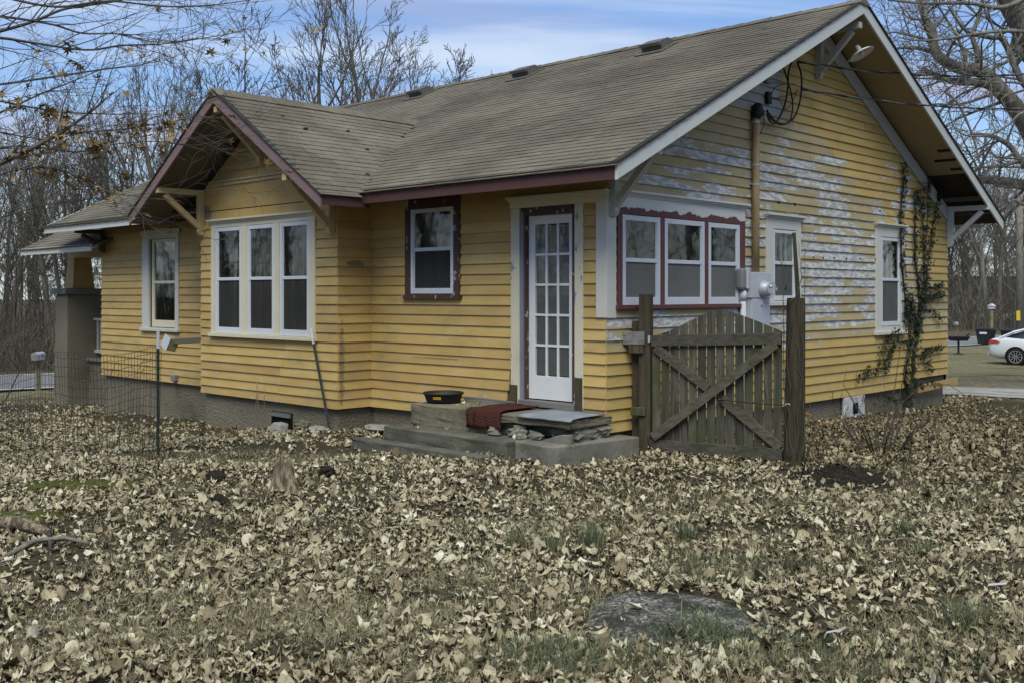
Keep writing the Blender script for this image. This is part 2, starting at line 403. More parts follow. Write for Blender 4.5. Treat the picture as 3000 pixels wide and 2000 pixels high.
def glass(name, tint, film=0., filmc=(.2, .2, .2), wav=.055, low=.03):
    m = bpy.data.materials.new(name); m.use_nodes = True; nt = m.node_tree; nt.nodes.clear(); g = NG(nt)
    out = g.n('ShaderNodeOutputMaterial'); tr = g.n('ShaderNodeBsdfTransparent'); gl = g.n('ShaderNodeBsdfGlossy'); df = g.n('ShaderNodeBsdfDiffuse')
    tr.inputs[0].default_value = tuple(tint) + (1,); gl.inputs['Roughness'].default_value = low
    gl.inputs['Color'].default_value = (1, 1, 1, 1)
    df.inputs[0].default_value = tuple(filmc) + (1,)
    nb = g.bump(g.noise(g.scl(g.pos(), (1, 1, 1.6)), 2.6, 2, .5), wav, .02)
    nt.links.new(nb, gl.inputs['Normal'])
    lw = g.n('ShaderNodeLayerWeight'); lw.inputs[0].default_value = .5
    m1 = g.n('ShaderNodeMixShader'); m1.inputs[0].default_value = film; nt.links.new(tr.outputs[0], m1.inputs[1]); nt.links.new(df.outputs[0], m1.inputs[2])
    m2 = g.n('ShaderNodeMixShader'); nt.links.new(g.m('MINIMUM', g.m('MULTIPLY', g.m('ADD', .04, g.m('MULTIPLY', g.m('POWER', lw.outputs['Facing'], 5.0), .96)), 1.5), 1.0), m2.inputs[0]); nt.links.new(m1.outputs[0], m2.inputs[1]); nt.links.new(gl.outputs[0], m2.inputs[2])
    nt.links.new(m2.outputs[0], out.inputs[0]); return m
M_DOORGLASS = glass('door_pane_glass', (.7, .72, .7), .5, (.17, .178, .17), .05)  # grey diffuse share mixed in to imitate a pale reflection
M_GLASS = glass('old_window_glass', (.74, .76, .74))
def screen_mat(name, d, f):
    m = bpy.data.materials.new(name); m.use_nodes = True; nt = m.node_tree; nt.nodes.clear(); g = NG(nt)
    out = g.n('ShaderNodeOutputMaterial'); tr = g.n('ShaderNodeBsdfTransparent'); df = g.n('ShaderNodeBsdfDiffuse')
    g.put(df.inputs[0], g.mix(g.noise(g.pos(), 3, 4), tuple(v * .8 for v in d), tuple(v * 1.2 for v in d)))
    mx = g.n('ShaderNodeMixShader'); mx.inputs[0].default_value = f; nt.links.new(tr.outputs[0], mx.inputs[1]); nt.links.new(df.outputs[0], mx.inputs[2])
    nt.links.new(mx.outputs[0], out.inputs[0]); return m
M_SCREEN = screen_mat('insect_screen', (.060, .060, .058), .62)
M_SCREENLT = screen_mat('dusty_insect_screen', (.20, .205, .195), .72)
M_PANEGREY = screen_mat('grey_filmed_glass', (.16, .17, .165), .55)
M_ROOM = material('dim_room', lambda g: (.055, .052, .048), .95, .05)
M_CURTAIN = material('fold_striped_curtain', lambda g: g.mix(g.step(g.noise(g.scl(g.pos(), (9, 9, .25)), 2.2, 3), .38, .62), (.05, .045, .04), (.45, .42, .39)), .95, .05)  # drape stripes, contrast raised to stand in for shading of the folds
M_REFLSLAT = material('grey_reflection_slat', lambda g: (.36, .37, .35), .8, .1)  # grey for the imitated reflection behind the door panes
M_GALV = material('galvanised_steel', lambda g: g.mix(g.noise(g.pos(), 8, 4), (.40, .43, .48), (.54, .57, .62)), .45, .4, .25)
M_GREYBOX = material('grey_enamel', lambda g: g.mix(g.noise(g.pos(), 4, 4), (.42, .44, .50), (.50, .52, .58)), .5, .4)
M_GREYDK = material('grey_plastic', lambda g: g.mix(g.noise(g.pos(), 6, 4), (.17, .175, .18), (.26, .265, .27)), .6, .3)
M_PVC = material('pale_grey_pvc', lambda g: g.mix(g.noise(g.pos(), 6, 4), (.50, .52, .55), (.60, .61, .63)), .5, .35)
M_TANPIPE = material('tan_painted_conduit', lambda g: g.mix(g.step(g.noise(g.scl(g.pos(), (4, 4, 1)), 3, 5), .35, .7), (.27, .19, .095), (.37, .275, .15)), .6, .3)
M_BLACK = material('black_rubber', lambda g: g.mix(g.noise(g.pos(), 9, 3), (.010, .010, .011), (.022, .022, .023)), .6, .3)
M_STEELW = material('bare_steel_wire', lambda g: (.28, .285, .29), .4, .4, .6)
M_CLEAR = glass('meter_glass', (.9, .93, .95), .12, (.6, .62, .64), 0, .02)
M_LAMP = material('white_enamel_shade', lambda g: g.mix(g.noise(g.pos(), 9, 3), (.58, .585, .57), (.68, .68, .66)), .45, .4)
M_YELLOWLBL = material('yellow_label', lambda g: (.72, .50, .03), .6, .3)
def m_mat(g):
    p = g.pos(); x, y, z = g.sep(p)
    w = g.m('SINE', g.m('MULTIPLY', g.m('ADD', g.m('ADD', y, z), g.m('MULTIPLY', g.noise(p, 5, 3), .03)), 420))
    c = g.mix(g.step(w, -.6, 1.0), (.060, .024, .021), (.13, .054, .046))
    c = g.mix(g.step(g.noise(g.scl(p, (4, 20, 20)), 3, 4), .68, .74), c, (.36, .31, .29))
    return c, g.bump(w, .7, .01)
M_REDMAT = material('worn_red_woven_mat', m_mat, .95, .05)
M_TPOST = material('green_steel_post', lambda g: g.mix(g.noise(g.pos(), 12, 3), (.014, .022, .019), (.028, .042, .036)), .6, .3)
M_TTIP = material('white_post_tip', lambda g: g.mix(g.noise(g.pos(), 14, 4), (.48, .50, .56), (.62, .64, .70)), .5, .35)
M_WIRE = material('weathered_fence_wire', lambda g: g.mix(g.noise(g.pos(), 20, 2), (.030, .030, .030), (.07, .068, .064)), .7, .2)
M_TINBOX = material('bright_sheet_metal', lambda g: g.mix(g.noise(g.pos(), 9, 3), (.50, .53, .55), (.72, .74, .74)), .3, .5, .35)
M_BRASS = material('tan_tin', lambda g: g.mix(g.noise(g.pos(), 9, 3), (.32, .27, .15), (.46, .40, .25)), .5, .4)
M_SPOUT = material('brown_downspout', lambda g: g.mix(g.noise(g.scl(g.pos(), (2, 2, 30)), 2, 3), (.09, .08, .066), (.15, .135, .11)), .6, .3)
def m_leaf(g):
    r = g.attr('rnd'); p = g.pos()
    c = g.ramp(r, [(0, (.075, .056, .031)), (.12, (.155, .115, .062)), (.28, (.265, .208, .120)), (.48, (.39, .325, .200)), (.70, (.49, .420, .272)), (.9, (.64, .575, .41)), (1, (.74, .69, .55))])
    mo = g.noise(p, 62, 5, .7)
    c = g.mix(g.step(g.noise(p, 38, 4, .65), .52, .70), c, g.hsv(c, .485, 1.15, .55))
    c = g.mix(1.0, c, (.97, 1.0, .96), 'MULTIPLY')
    c = g.hsv(c, .5, .86, g.m('ADD', .44, g.m('MULTIPLY', mo, 1.12)))
    return c, g.bump(mo, .8, .006)
M_LEAF = material('dry_fallen_leaf', m_leaf, .8, .2)
def m_tleaf(g):
    r = g.rnd()
    c = g.ramp(r, [(0, (.26, .175, .07)), (.5, (.38, .275, .125)), (1, (.48, .38, .21))])
    return g.mix(g.noise(g.pos(), 30, 2), c, (.16, .10, .04))
M_TLEAF = material('clinging_dry_leaf', m_tleaf, .8, .2)
M_IVY = material('ivy_leaf', lambda g: g.ramp(g.attr('rnd'), [(0, (.010, .014, .007)), (.6, (.024, .033, .015)), (1, (.055, .064, .030))]), .5, .35)
M_GRASS = material('green_grass_blade', lambda g: g.ramp(g.attr('rnd'), [(0, (.05, .07, .045)), (.5, (.11, .135, .075)), (1, (.27, .27, .15))]), .7, .2)
M_STRAW = material('dry_grass_blade', lambda g: g.ramp(g.attr('rnd'), [(0, (.13, .11, .06)), (.5, (.28, .245, .15)), (.85, (.42, .38, .25)), (1, (.16, .20, .07))]), .8, .15)
M_MOSS = material('bright_moss', lambda g: (g.mix(g.noise(g.pos(), 14, 4), (.05, .06, .015), (.115, .125, .035)), g.bump(g.noise(g.pos(), 60, 3), 1, .02)), .95, .05)
M_MULCH = material('black_compost', lambda g: (g.mix(g.step(g.noise(g.pos(), 34, 5, .7), .35, .8), (.016, .014, .011), (.095, .08, .06)), g.bump(g.noise(g.pos(), 30, 5, .7), 1, .05)), .95, .08)
def m_ground(g):
    p = g.pos(); x, y, z = g.sep(p)
    n1 = g.noise(p, .55, 5, .6); n2 = g.noise(p, 5, 5, .65); n3 = g.noise(p, 34, 3, .65)
    soil = g.mix(g.step(n3, .3, .75), (.034, .029, .019), (.125, .108, .070))
    soil = g.mix(g.m('MULTIPLY', g.step(n1, .5, .66), .5), soil, (.11, .11, .058))
    lawn = g.mix(g.step(g.noise(g.scl(p, (1, .6, 1)), 9, 6, .7), .35, .68), (.13, .118, .068), (.31, .285, .185))
    lawn = g.mix(g.step(g.noise(p, .35, 4), .47, .62), lawn, (.17, .165, .085))
    lawn = g.mix(g.step(g.noise(g.scl(p, (.6, 1, 1)), .6, 5, .6), .57, .68), lawn, (.095, .08, .058))
    far = g.m('MAXIMUM', g.step(y, 10.5, 12.5), g.step(x, -15.5, -17.5))
    woods = g.step(g.m('SUBTRACT', x, g.m('MULTIPLY', y, .139)), -27.8, -29.0)
    c = g.mix(far, soil, lawn)
    c = g.mix(woods, c, g.mix(n2, (.06, .05, .035), (.16, .135, .095)))
    return c, g.bump(g.m('ADD', n3, g.noise(p, 90, 2)), .8, .03)
M_GROUND = material('yard_soil_and_lawn', m_ground, .97, .05)
M_ROAD = material('road_asphalt', lambda g: (g.mix(g.noise(g.pos(), .8, 5), (.155, .16, .165), (.215, .22, .225)), g.bump(g.noise(g.pos(), 60, 2), .4, .01)), .9, .15)
M_LINE = material('road_white_paint', lambda g: g.mix(g.step(g.noise(g.pos(), 6, 4), .5, .75), (.70, .70, .68), (.45, .45, .44)), .8, .2)
M_GRAVEL = material('pale_gravel', lambda g: (g.mix(g.step(g.noise(g.scl(g.pos(), (.5, 2.2, 1)), 2.2, 6, .7), .35, .68), (.22, .21, .18), (.50, .49, .46)), g.bump(g.noise(g.pos(), 50, 3), .8, .03)), .95, .1)
M_BRUSH = material('dry_brush_stem', lambda g: g.ramp(g.attr('rnd'), [(0, (.050, .045, .036)), (.6, (.115, .102, .082)), (1, (.23, .205, .165))]), .95, .05)
M_ROCK = material('pale_stone', lambda g: (g.mix(g.noise(g.pos(), 7, 5, .6), (.21, .205, .19), (.36, .355, .335)), g.bump(g.noise(g.pos(), 18, 4), .6, .02)), .9, .1)
M_PILLOW = material('white_plaster', lambda g: (g.mix(g.step(g.noise(g.pos(), 5, 5, .6), .4, .65), (.55, .55, .55), (.27, .28, .29)), g.bump(g.noise(g.pos(), 9, 4), .8, .03)), .9, .1)
M_STUMP = material('bleached_stump_wood', lambda g: (g.mix(g.step(g.noise(g.scl(g.pos(), (20, 20, 3)), 1.5, 4), .35, .65), (.085, .068, .045), (.30, .26, .19)), g.bump(g.noise(g.scl(g.pos(), (20, 20, 3)), 1.5, 4), 1, .03)), .95, .1)
M_CHAR = material('charred_log', lambda g: (g.mix(g.noise(g.pos(), 16, 4), (.010, .009, .008), (.045, .038, .030)), g.bump(g.noise(g.pos(), 20, 4), 1, .02)), .95, .1)
M_CARPAINT = material('white_car_paint', lambda g: (.62, .645, .67), .22, .5)
M_CARGLASS = material('dark_car_glass', lambda g: (.018, .022, .028), .05, .6)
M_TYRE = material('tyre_rubber', lambda g: (.018, .018, .019), .8, .2)
M_RIM = material('silver_rim', lambda g: (.46, .47, .48), .35, .5, .4)
M_TAIL = material('red_tail_lamp', lambda g: (.42, .05, .025), .2, .5)
M_BIN = material('black_bin_plastic', lambda g: (.016, .017, .019), .5, .35)
M_CHROME = material('chrome_strip', lambda g: (.6, .62, .63), .2, .5, .8)
M_BALLAST = material('white_board', lambda g: (.58, .60, .60), .7, .2)
M_GREENBOARD = material('pale_green_house_siding', lambda g: g.mix(g.noise(g.pos(), 2, 3), (.34, .40, .36), (.42, .48, .44)), .8, .2)
M_BRACKETDK = M_GREYTRIM
# ------------------------------------------------------------------ ground, road, drive
RD = np.array([.139, .990]); RN = np.array([-.990, .139]); RP = np.array([-22.0, 2.2]); RW = 5.9     # road edge line, and its width towards the woods
def road_off(x, y): return (np.asarray(x) - RP[0]) * RN[0] + (np.asarray(y) - RP[1]) * RN[1]
def make_ground():
    def axis(lo, hi, step, far):
        near = np.arange(lo, hi + 1e-6, step)
        out = np.array([1.5, 4, 8, 14, 22, 34, 50, 75, 110, 160, 240, 360, 600])
        return np.concatenate([lo - out[::-1], near, hi + out])
    xs = axis(-16, 9, .16, 0); ys = axis(-10, 13, .16, 0)
    ys = np.unique(np.concatenate([ys, np.arange(14, 70, 2.0)])); xs = np.unique(np.concatenate([np.arange(-34, -16, 1.0), xs]))
    X, Y = np.meshgrid(xs, ys); Z = gz(X, Y)
    Z = Z + rng.normal(0, .006, Z.shape) * (np.hypot(X, Y) < 18)
    ro = road_off(X, Y); Z -= .05 * ((ro > -.3) & (ro < RW + .3))
    V = np.stack([X, Y, Z], -1).reshape(-1, 3); nx, ny = len(xs), len(ys)
    i, j = np.meshgrid(np.arange(nx - 1), np.arange(ny - 1)); a = (j * nx + i).ravel()
    F = np.stack([a, a + 1, a + nx + 1, a + nx], -1)
    o = obj('ground', np_mesh('ground', V, F, 4, smooth=True), None, M_GROUND, kind='structure', label='leaf-strewn yard and worn lawn around the house')
make_ground()
def strip(name, mat, o0, o1, lift, t0=-160, t1=260, n=140, lab=None):
    mb = MB(); pts = []
    for t in np.linspace(t0, t1, n):
        for o in (o0, (o0 + o1) / 2, o1):
            q = RP + RD * t + RN * o; c = RP + RD * t + RN * RW / 2
            pts.append((q[0], q[1], float(gz0(c[0], c[1])) + lift))
    mb.add(pts, [(3 * i + k + 1, 3 * i + k, 3 * i + 3 + k, 3 * i + 4 + k) for i in range(n - 1) for k in range(2)])
    return mb.build(name, mat, kind='structure', label=lab)
strip('road', M_ROAD, 0, RW, .012, lab='grey asphalt country road passing the porch')
strip('road_edge_line', M_LINE, .12, .26, .017, lab='white painted line along the near road edge')
strip('road_edge_line', M_LINE, RW - .26, RW - .12, .017, lab='white painted line along the far road edge')
def make_drive():
    xs = np.arange(-20.5, 16, .5); mb = MB(); P = []
    for x in xs:
        for k, yy in enumerate((11.6, 13.0, 14.6)):
            y = yy + (.25 * math.sin(x * 1.9 + k) + random.uniform(-.18, .18) if k != 1 else 0)
            P.append((x, y, float(gz0(x, y)) + .02 + (.02 if k == 1 else 0)))
    mb.add(P, [(3 * i + k, 3 * i + 3 + k, 3 * i + 4 + k, 3 * i + 1 + k) for i in range(len(xs) - 1) for k in range(2)])
    mb.build('gravel_driveway', M_GRAVEL, kind='structure', smooth=True, label='pale gravel drive running past the gable end')
make_drive()

# ------------------------------------------------------------------ the house
W = 9.123; L = 11.66; BX0, BX1, BY = -7.21, -3.885, -.543
HZ = 2.68; EO = .667; XR, XL = .66, -12.5; MID = W / 2; SL = .5                       # main roof: eave top, overhang, gable ends, slope
BM = (BX0 + BX1) / 2; BHW = 2.34; BFY = -1.306; BHZ = 2.63; BSL = .637; BRZ = BHZ + BSL * BHW
house = thing('yellow_house', (-5.8, 4.5, -.4), 'yellow clapboard bungalow with flaking gable end and grey shingle roof', 'house')
FD = Fr((0, 0, 0), (1, 0, 0), (0, -1, 0)); FB = Fr((0, BY, 0), (1, 0, 0), (0, -1, 0))
FG = Fr((0, 0, 0), (0, 1, 0), (1, 0, 0)); FRT = Fr((BX1, 0, 0), (0, 1, 0), (1, 0, 0))
M_BARE = material('bare_sheathing', lambda g: (.09, .08, .065), .95, .05)

mb = MB(); mb.box(-L + .04, -.04, .04, W - .04, -1.7, -.006); mb.box(BX0 + .04, BX1 - .04, BY + .04, .05, -1.7, -.008)
mb.build('foundation', M_STUCCO, house)
mb = MB(); mb.box(-L + .2, -.2, .2, W - .2, .0, .05); mb.build('floor_deck', M_ROOM, house)

def sheath(fr, u0, u1, z0, z1, opens, mb):
    us = sorted({u0, u1} | {v for o in opens for v in o[:2]}); zs = sorted({z0, z1} | {v for o in opens for v in o[2:]})
    for a, b in zip(us[:-1], us[1:]):
        for c, d in zip(zs[:-1], zs[1:]):
            if not any(o[0] <= (a + b) / 2 <= o[1] and o[2] <= (c + d) / 2 <= o[3] for o in opens): mb.fb(fr, a, b, c, d, -.11, 0)
def board(fr, par, mat, zb, zt, a0, a1, b0, b1, tilt=0, out=0, name='siding_board'):
    P = fr.p; j = random.uniform(-.0015, .0015) + out
    nb, nt_ = .031 + j, .008 + j
    zl = zb - .010
    q = [P(a0, zl - tilt, nb), P(b0, zl + tilt, nb), P(b0, zl + tilt, .004), P(a0, zl - tilt, .004),
         P(a1, zt + .004 - tilt, nt_), P(b1, zt + .004 + tilt, nt_), P(b1, zt + .004 + tilt, .001), P(a1, zt + .004 - tilt, .001)]
    return MB().hexa(q).build(name, mat, par)
def siding(fr, par, mat, z0, z1, lo, hi, opens=(), skip=None, rough=None, joint=3.2):
    k = 0
    while z0 + k * EXP < z1 - .02:
        zb = z0 + k * EXP; zt = min(zb + EXP, z1); zm = (zb + zt) / 2
        segs = [(lo(zb), lo(zt), hi(zb), hi(zt))]
        for o in opens:
            if o[2] < zm < o[3]:
                new = []
                for a0, a1, b0, b1 in segs:
                    if o[1] <= a0 or o[0] >= b0: new.append((a0, a1, b0, b1)); continue
                    if o[0] > a0: new.append((a0, a1, o[0], o[0]))
                    if o[1] < b0: new.append((o[1], o[1], b0, b1))
                segs = new
        for a0, a1, b0, b1 in segs:
            if b0 - a0 < .03: continue
            cuts = [(a0, a1)]; x = a0 + random.uniform(.8, joint)
            while x < b0 - .7: cuts += [(x - .002, x - .002), (x + .002, x + .002)]; x += random.uniform(1.6, joint + .8)
            cuts.append((b0, b1))
            for (c0, c1), (d0, d1) in zip(cuts[0::2], cuts[1::2]):
                if skip and skip(k, (c0 + d0) / 2): continue
                t, o = (0, 0)
                if rough: t, o = rough(k, (c0 + d0) / 2)
                board(fr, par, mat, zb, zt, c0, c1, d0, d1, t + random.uniform(-.0022, .0022), o)
        k += 1

WIN_OPEN = {'small': (-3.05, -2.32, 1.46, 2.47), 'left': (-9.86, -8.96, .88, 2.37), 'bay': (-6.76, -4.47, .90, 2.385),
            'tri': (.25, 2.55, 1.335, 2.26), 'mid': (3.38, 3.93, 1.37, 2.25), 'right': (6.555, 7.215, .975, 2.28), 'door': (-1.21, -.40, .22, 2.36)}
WO = WIN_OPEN
# door wall
mb = MB(); sheath(FD, BX1, -.11, 0, 2.75, [WO['small'], WO['door']], mb); wall = mb.build('door_wall', M_BARE, house)
def rgh(k, u):
    if k <= 5 and u < -1.3: return (random.uniform(-.006, .006), random.uniform(.0, .012))
    return (0, 0)
siding(FD, wall, M_SIDING, 0, 2.62, lambda z: BX1 + .002, lambda z: .018, [(-3.15, -2.21, 1.40, 2.7), (-1.30, -.325, -.1, 2.5), (-1.41, -1.29, .12, .36), (-1.375, -1.29, .36, .62)], rough=rgh,
       skip=lambda k, u: (k == 0 and u > -2.3 and u < -1.2))
# bay front
def bzu(u): return BHZ - .15 + BSL * (BHW - abs(u - BM))
def blo(z): return max(BX0, BM - (BHW - (z - BHZ + .15) / BSL))
def bhi(z): return min(BX1 + .018, BM + (BHW - (z - BHZ + .15) / BSL))
mb = MB(); sheath(FB, BX0, BX1, 0, 2.7, [WO['bay']], mb)
mb.prism([FB.p(BX0, 2.7, -.11), FB.p(BX1, 2.7, -.11), FB.p(BX1, 2.88, -.11), FB.p(BM, 3.9, -.11), FB.p(BX0, 2.88, -.11)], (0, -.11, 0))
mb.box(BX0, BX0 + .1, BY + .11, 0, 0, 2.9)
wallb = mb.build('bay_wall', M_BARE, house)
siding(FB, wallb, M_SIDING, 0, 2.64, lambda z: BX0, lambda z: BX1 + .018, [(-6.86, -4.35, .86, 2.46)])
P = FB.p
MB().prism([P(BX0, 2.655, 0), P(BX1, 2.655, 0), P(BX1, 2.86, 0), P(bhi(3.0), 3.0, 0), P(blo(3.0), 3.0, 0), P(BX0, 2.86, 0)], (0, -.02, 0)).build('frieze_board', M_SIDING, wallb)
mb = MB(); mb.fb(FB, blo(3.03), bhi(3.03), 3.0, 3.03, 0, .045); mb.fb(FB, blo(3.05), bhi(3.05), 3.031, 3.05, 0, .03); mb.fb(FB, blo(3.08), bhi(3.08), 3.051, 3.075, 0, .055)
mb.build('gable_moulding', M_BRACKET, wallb)
siding(FB, wallb, M_SIDING, 3.085, 3.88, blo, bhi)
# bay return
mb = MB(); mb.fb(FRT, BY + .112, -.002, 0, 2.9, -.11, 0); wallr = mb.build('bay_return_wall', M_BARE, house)
siding(FRT, wallr, M_SIDING, 0, 2.66, lambda z: BY - .018, lambda z: -.012)
MB().fb(FD, BX1 + .001, BX1 + .03, 0, 2.6, 0, .03).build('corner_strip', M_SIDING, wallr)
# left wall
mb = MB(); sheath(FD, -L, BX0 - .001, 0, 2.75, [WO['left']], mb); walll = mb.build('left_wall', M_BARE, house)
siding(FD, walll, M_SIDING, 0, 2.62, lambda z: -L - .018, lambda z: BX0, [(-10.08, -8.88, .86, 2.48)])
# gable wall
def glo(z): return max(-.018, (z - 2.83) / SL)
def ghi(z): return min(W + .018, W - (z - 2.83) / SL)
mb = MB(); sheath(FG, 0.11, W - .002, 0, 2.83, [WO['tri'], WO['mid'], WO['right']], mb)
mb.prism([FG.p(0, 2.831, -.11), FG.p(W, 2.831, -.11), FG.p(MID, 2.83 + SL * MID, -.11)], (.11, 0, 0))
mb.fb(FG, 0, .1099, 0, 2.829, -.1099, -.0005)
wallg = mb.build('gable_wall', M_BARE, house)
siding(FG, wallg, M_GABLE, 0, 5.1, glo, ghi, [(.19, 2.64, 1.29, 2.50), (3.25, 4.03, 1.33, 2.43), (6.41, 7.30, .86, 2.45), (7.75, 9.3, -.1, .10)], joint=4.2, rough=lambda k, u: (random.uniform(-.003, .003), 0) if k < 22 else (0, 0))
mb = MB(); mb.bar((.055, 7.85, -.055), (.075, 9.42, -.02), .02, .12); mb.build('loose_siding_board', M_SIDING, wallg, label='yellow board hanging loose at the foot of the corner')
MB().fb(FG, 5.35, 6.02, -.32, -.012, -.02, .03).build('plaster_patch', M_PILLOW, house, bevel=.02)
MB().fb(FG, 5.62, 5.78, -.27, -.12, .0, .035).build('foundation_vent', M_DARKGAP, house)
# the walls away from the photograph
mb = MB(); mb.box(-L, 0, W - .1, W - .001, 0, 2.83); mb.box(-L, -L + .1, 0.001, W - .1, 0, 2.83)
mb.prism([(-L, 0, 2.831), (-L, W, 2.831), (-L, MID, 2.83 + SL * MID)], (.1, 0, 0)); mb.build('rear_wall', M_SIDING, house)

# ---------------------------------------------------------------- windows and door
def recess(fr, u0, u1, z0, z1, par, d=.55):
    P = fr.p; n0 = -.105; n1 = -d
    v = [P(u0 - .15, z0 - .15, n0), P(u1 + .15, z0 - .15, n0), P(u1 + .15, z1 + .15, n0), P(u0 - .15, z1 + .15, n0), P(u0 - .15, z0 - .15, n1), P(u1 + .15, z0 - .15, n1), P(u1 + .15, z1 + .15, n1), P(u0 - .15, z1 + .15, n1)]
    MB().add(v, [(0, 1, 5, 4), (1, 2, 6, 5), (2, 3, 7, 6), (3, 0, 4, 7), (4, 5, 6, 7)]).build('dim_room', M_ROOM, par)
def curtain(fr, u0, u1, z0, z1, par, gap=.0, fold=.055, n=-.17):
    def half(a, b):
        k = max(8, int((b - a) / .012)); V = []
        for i in range(k + 1):
            u = a + (b - a) * i / k; w = .03 * math.sin(u / (fold * 1.7) * 2 * math.pi + .6 * math.sin(u * 23)) + .008 * math.sin(u * 61)
            V += [fr.p(u, z0, n + w), fr.p(u, z1, n + w * .6)]
        MB().add(V, [(2 * i, 2 * i + 2, 2 * i + 3, 2 * i + 1) for i in range(k)]).build('curtain', M_CURTAIN, par, smooth=True)
    if gap <= 0: half(u0, u1)
    else:
        m = (u0 + u1) / 2; half(u0, m - gap / 2); half(m + gap / 2, u1)
def sash_unit(fr, par, u0, u1, z0, z1, zm, fmat, lower, fw=.055, bars=0, n=.037, botw=None):
    "a two-light storm window: frame, meeting rail, two panes"
    botw = botw or fw * 1.35
    mb = MB(); mb.fb(fr, u0, u0 + fw, z0, z1, n - .03, n); mb.fb(fr, u1 - fw, u1, z0, z1, n - .03, n)
    mb.fb(fr, u0 + fw + .0005, u1 - fw - .0005, z1 - fw, z1 - .001, n - .03, n - .002); mb.fb(fr, u0 + fw + .0005, u1 - fw - .0005, z0 + .001, z0 + botw, n - .03, n - .002)
    mb.fb(fr, u0 + fw + .0005, u1 - fw - .0005, zm - .022, zm + .022, n - .028, n - .004)
    mb.fb(fr, u0 + fw, u0 + fw + .012, z0 + botw, z1 - fw, n - .036, n - .012); mb.fb(fr, u1 - fw - .012, u1 - fw, z0 + botw, z1 - fw, n - .036, n - .012)
    mb.build('sash_frame', fmat, par, bevel=.003)
    a, b = u0 + fw * .8, u1 - fw * .8
    MB().fb(fr, a, b, zm, z1 - fw * .8, n - .024, n - .020).build('pane', M_GLASS, par)
    MB().fb(fr, a, b, z0 + botw * .8, zm, n - .024, n - .020).build('pane', lower, par)
    for i in range(bars):
        u = a + (b - a) * (i + 1) / (bars + 1); MB().fb(fr, u - .011, u + .011, zm + .02, z1 - fw, n - .075, n - .05).build('muntin', fmat, par)
    if bars:
        mb = MB(); mb.fb(fr, a, b, zm - .03, zm + .02, n - .076, n - .045); mb.build('meeting_rail', fmat, par)
def cap_mould(mb, fr, u0, u1, z, d=.035, o=.03):
    mb.fb(fr, u0 + .6 * o, u1 - .6 * o, z, z + .018, 0.001, d + .012); mb.fb(fr, u0 + .3 * o, u1 - .3 * o, z + .0185, z + .036, 0.001, d + .030); mb.fb(fr, u0, u1, z + .0365, z + .062, 0.001, d + .055)
def casing(fr, name, mat, u0, u1, z0, z1, i0, i1, j0, j1, sill=.045, cap=None, mull=(), d=.044, **t):
    mb = MB()
    mb.fb(fr, u0, i0, z0 + sill, z1, .001, d); mb.fb(fr, i1, u1, z0 + sill, z1, .001, d)
    mb.fb(fr, i0 + .0005, i1 - .0005, j1, z1 - .001, .001, d - .002); mb.fb(fr, i0 + .0005, i1 - .0005, z0 + sill, j0, .001, d - .002)
    for a, b in mull: mb.fb(fr, a, b, j0 + .0005, j1 - .0005, .001, d - .003)
    mb.fb(fr, u0 - .03, u1 + .03, z0, z0 + sill - .0005, -.01, d + .035)
    if cap: cap_mould(mb, fr, u0 - .04, u1 + .04, z1 + .0005, d)
    return mb.build(name, mat, house, bevel=.003, **t)
# small window
w = casing(FD, 'window', M_DKRED, -3.176, -2.185, 1.375, 2.60, -3.08, -2.29, 1.435, 2.492, label='small window in a flaking dark brown frame')
sash_unit(FD, w, -3.073, -2.297, 1.441, 2.486, 1.985, M_ALU, M_SCREEN, .05); recess(FD, -3.05, -2.32, 1.46, 2.47, w); curtain(FD, -3.05, -2.32, 1.42, 2.5, w)
# bay triple
fr3 = [(-6.781, -6.077), (-5.936, -5.26), (-5.13, -4.451)]
w = casing(FB, 'window', M_CREAM, -6.89, -4.32, .83, 2.455, -6.785, -4.447, .878, 2.40, cap=True, mull=[(-6.073, -5.940), (-5.256, -5.134)], label='cream framed triple window in the projecting bay')
for a, b in fr3: sash_unit(FB, w, a, b, .88, 2.398, 1.655, M_ALU, M_SCREEN, .058, botw=.085)
recess(FB, -6.76, -4.47, .9, 2.385, w); curtain(FB, -6.76, -4.47, .85, 2.4, w, fold=.05)
# left window
w = casing(FD, 'window', M_WHITE, -10.09, -8.85, .82, 2.50, -9.86, -8.96, .875, 2.37, label='white framed window with a broken lower sash')
mb = MB(); mb.fb(FD, -10.13, -8.81, 2.44, 2.52, .037, .048); mb.build('head_board', M_WHITE, w)
sash_unit(FD, w, -9.84, -8.98, .885, 2.365, 1.64, M_CREAM, M_GLASS, .06, bars=3, n=-.01, botw=.12); recess(FD, -9.86, -8.96, .88, 2.37, w)
curtain(FD, -9.84, -9.45, 1.6, 2.36, w); curtain(FD, -9.25, -9.0, 1.6, 2.36, w)
mb = MB(); mb.tube([FD.p(-9.55 + .3 * t, 1.55 - .75 * math.sin(t * math.pi) * .6, -.05) for t in np.linspace(0, 1.2, 12)], .006, 5); mb.build('torn_film', M_CURTAIN, w)
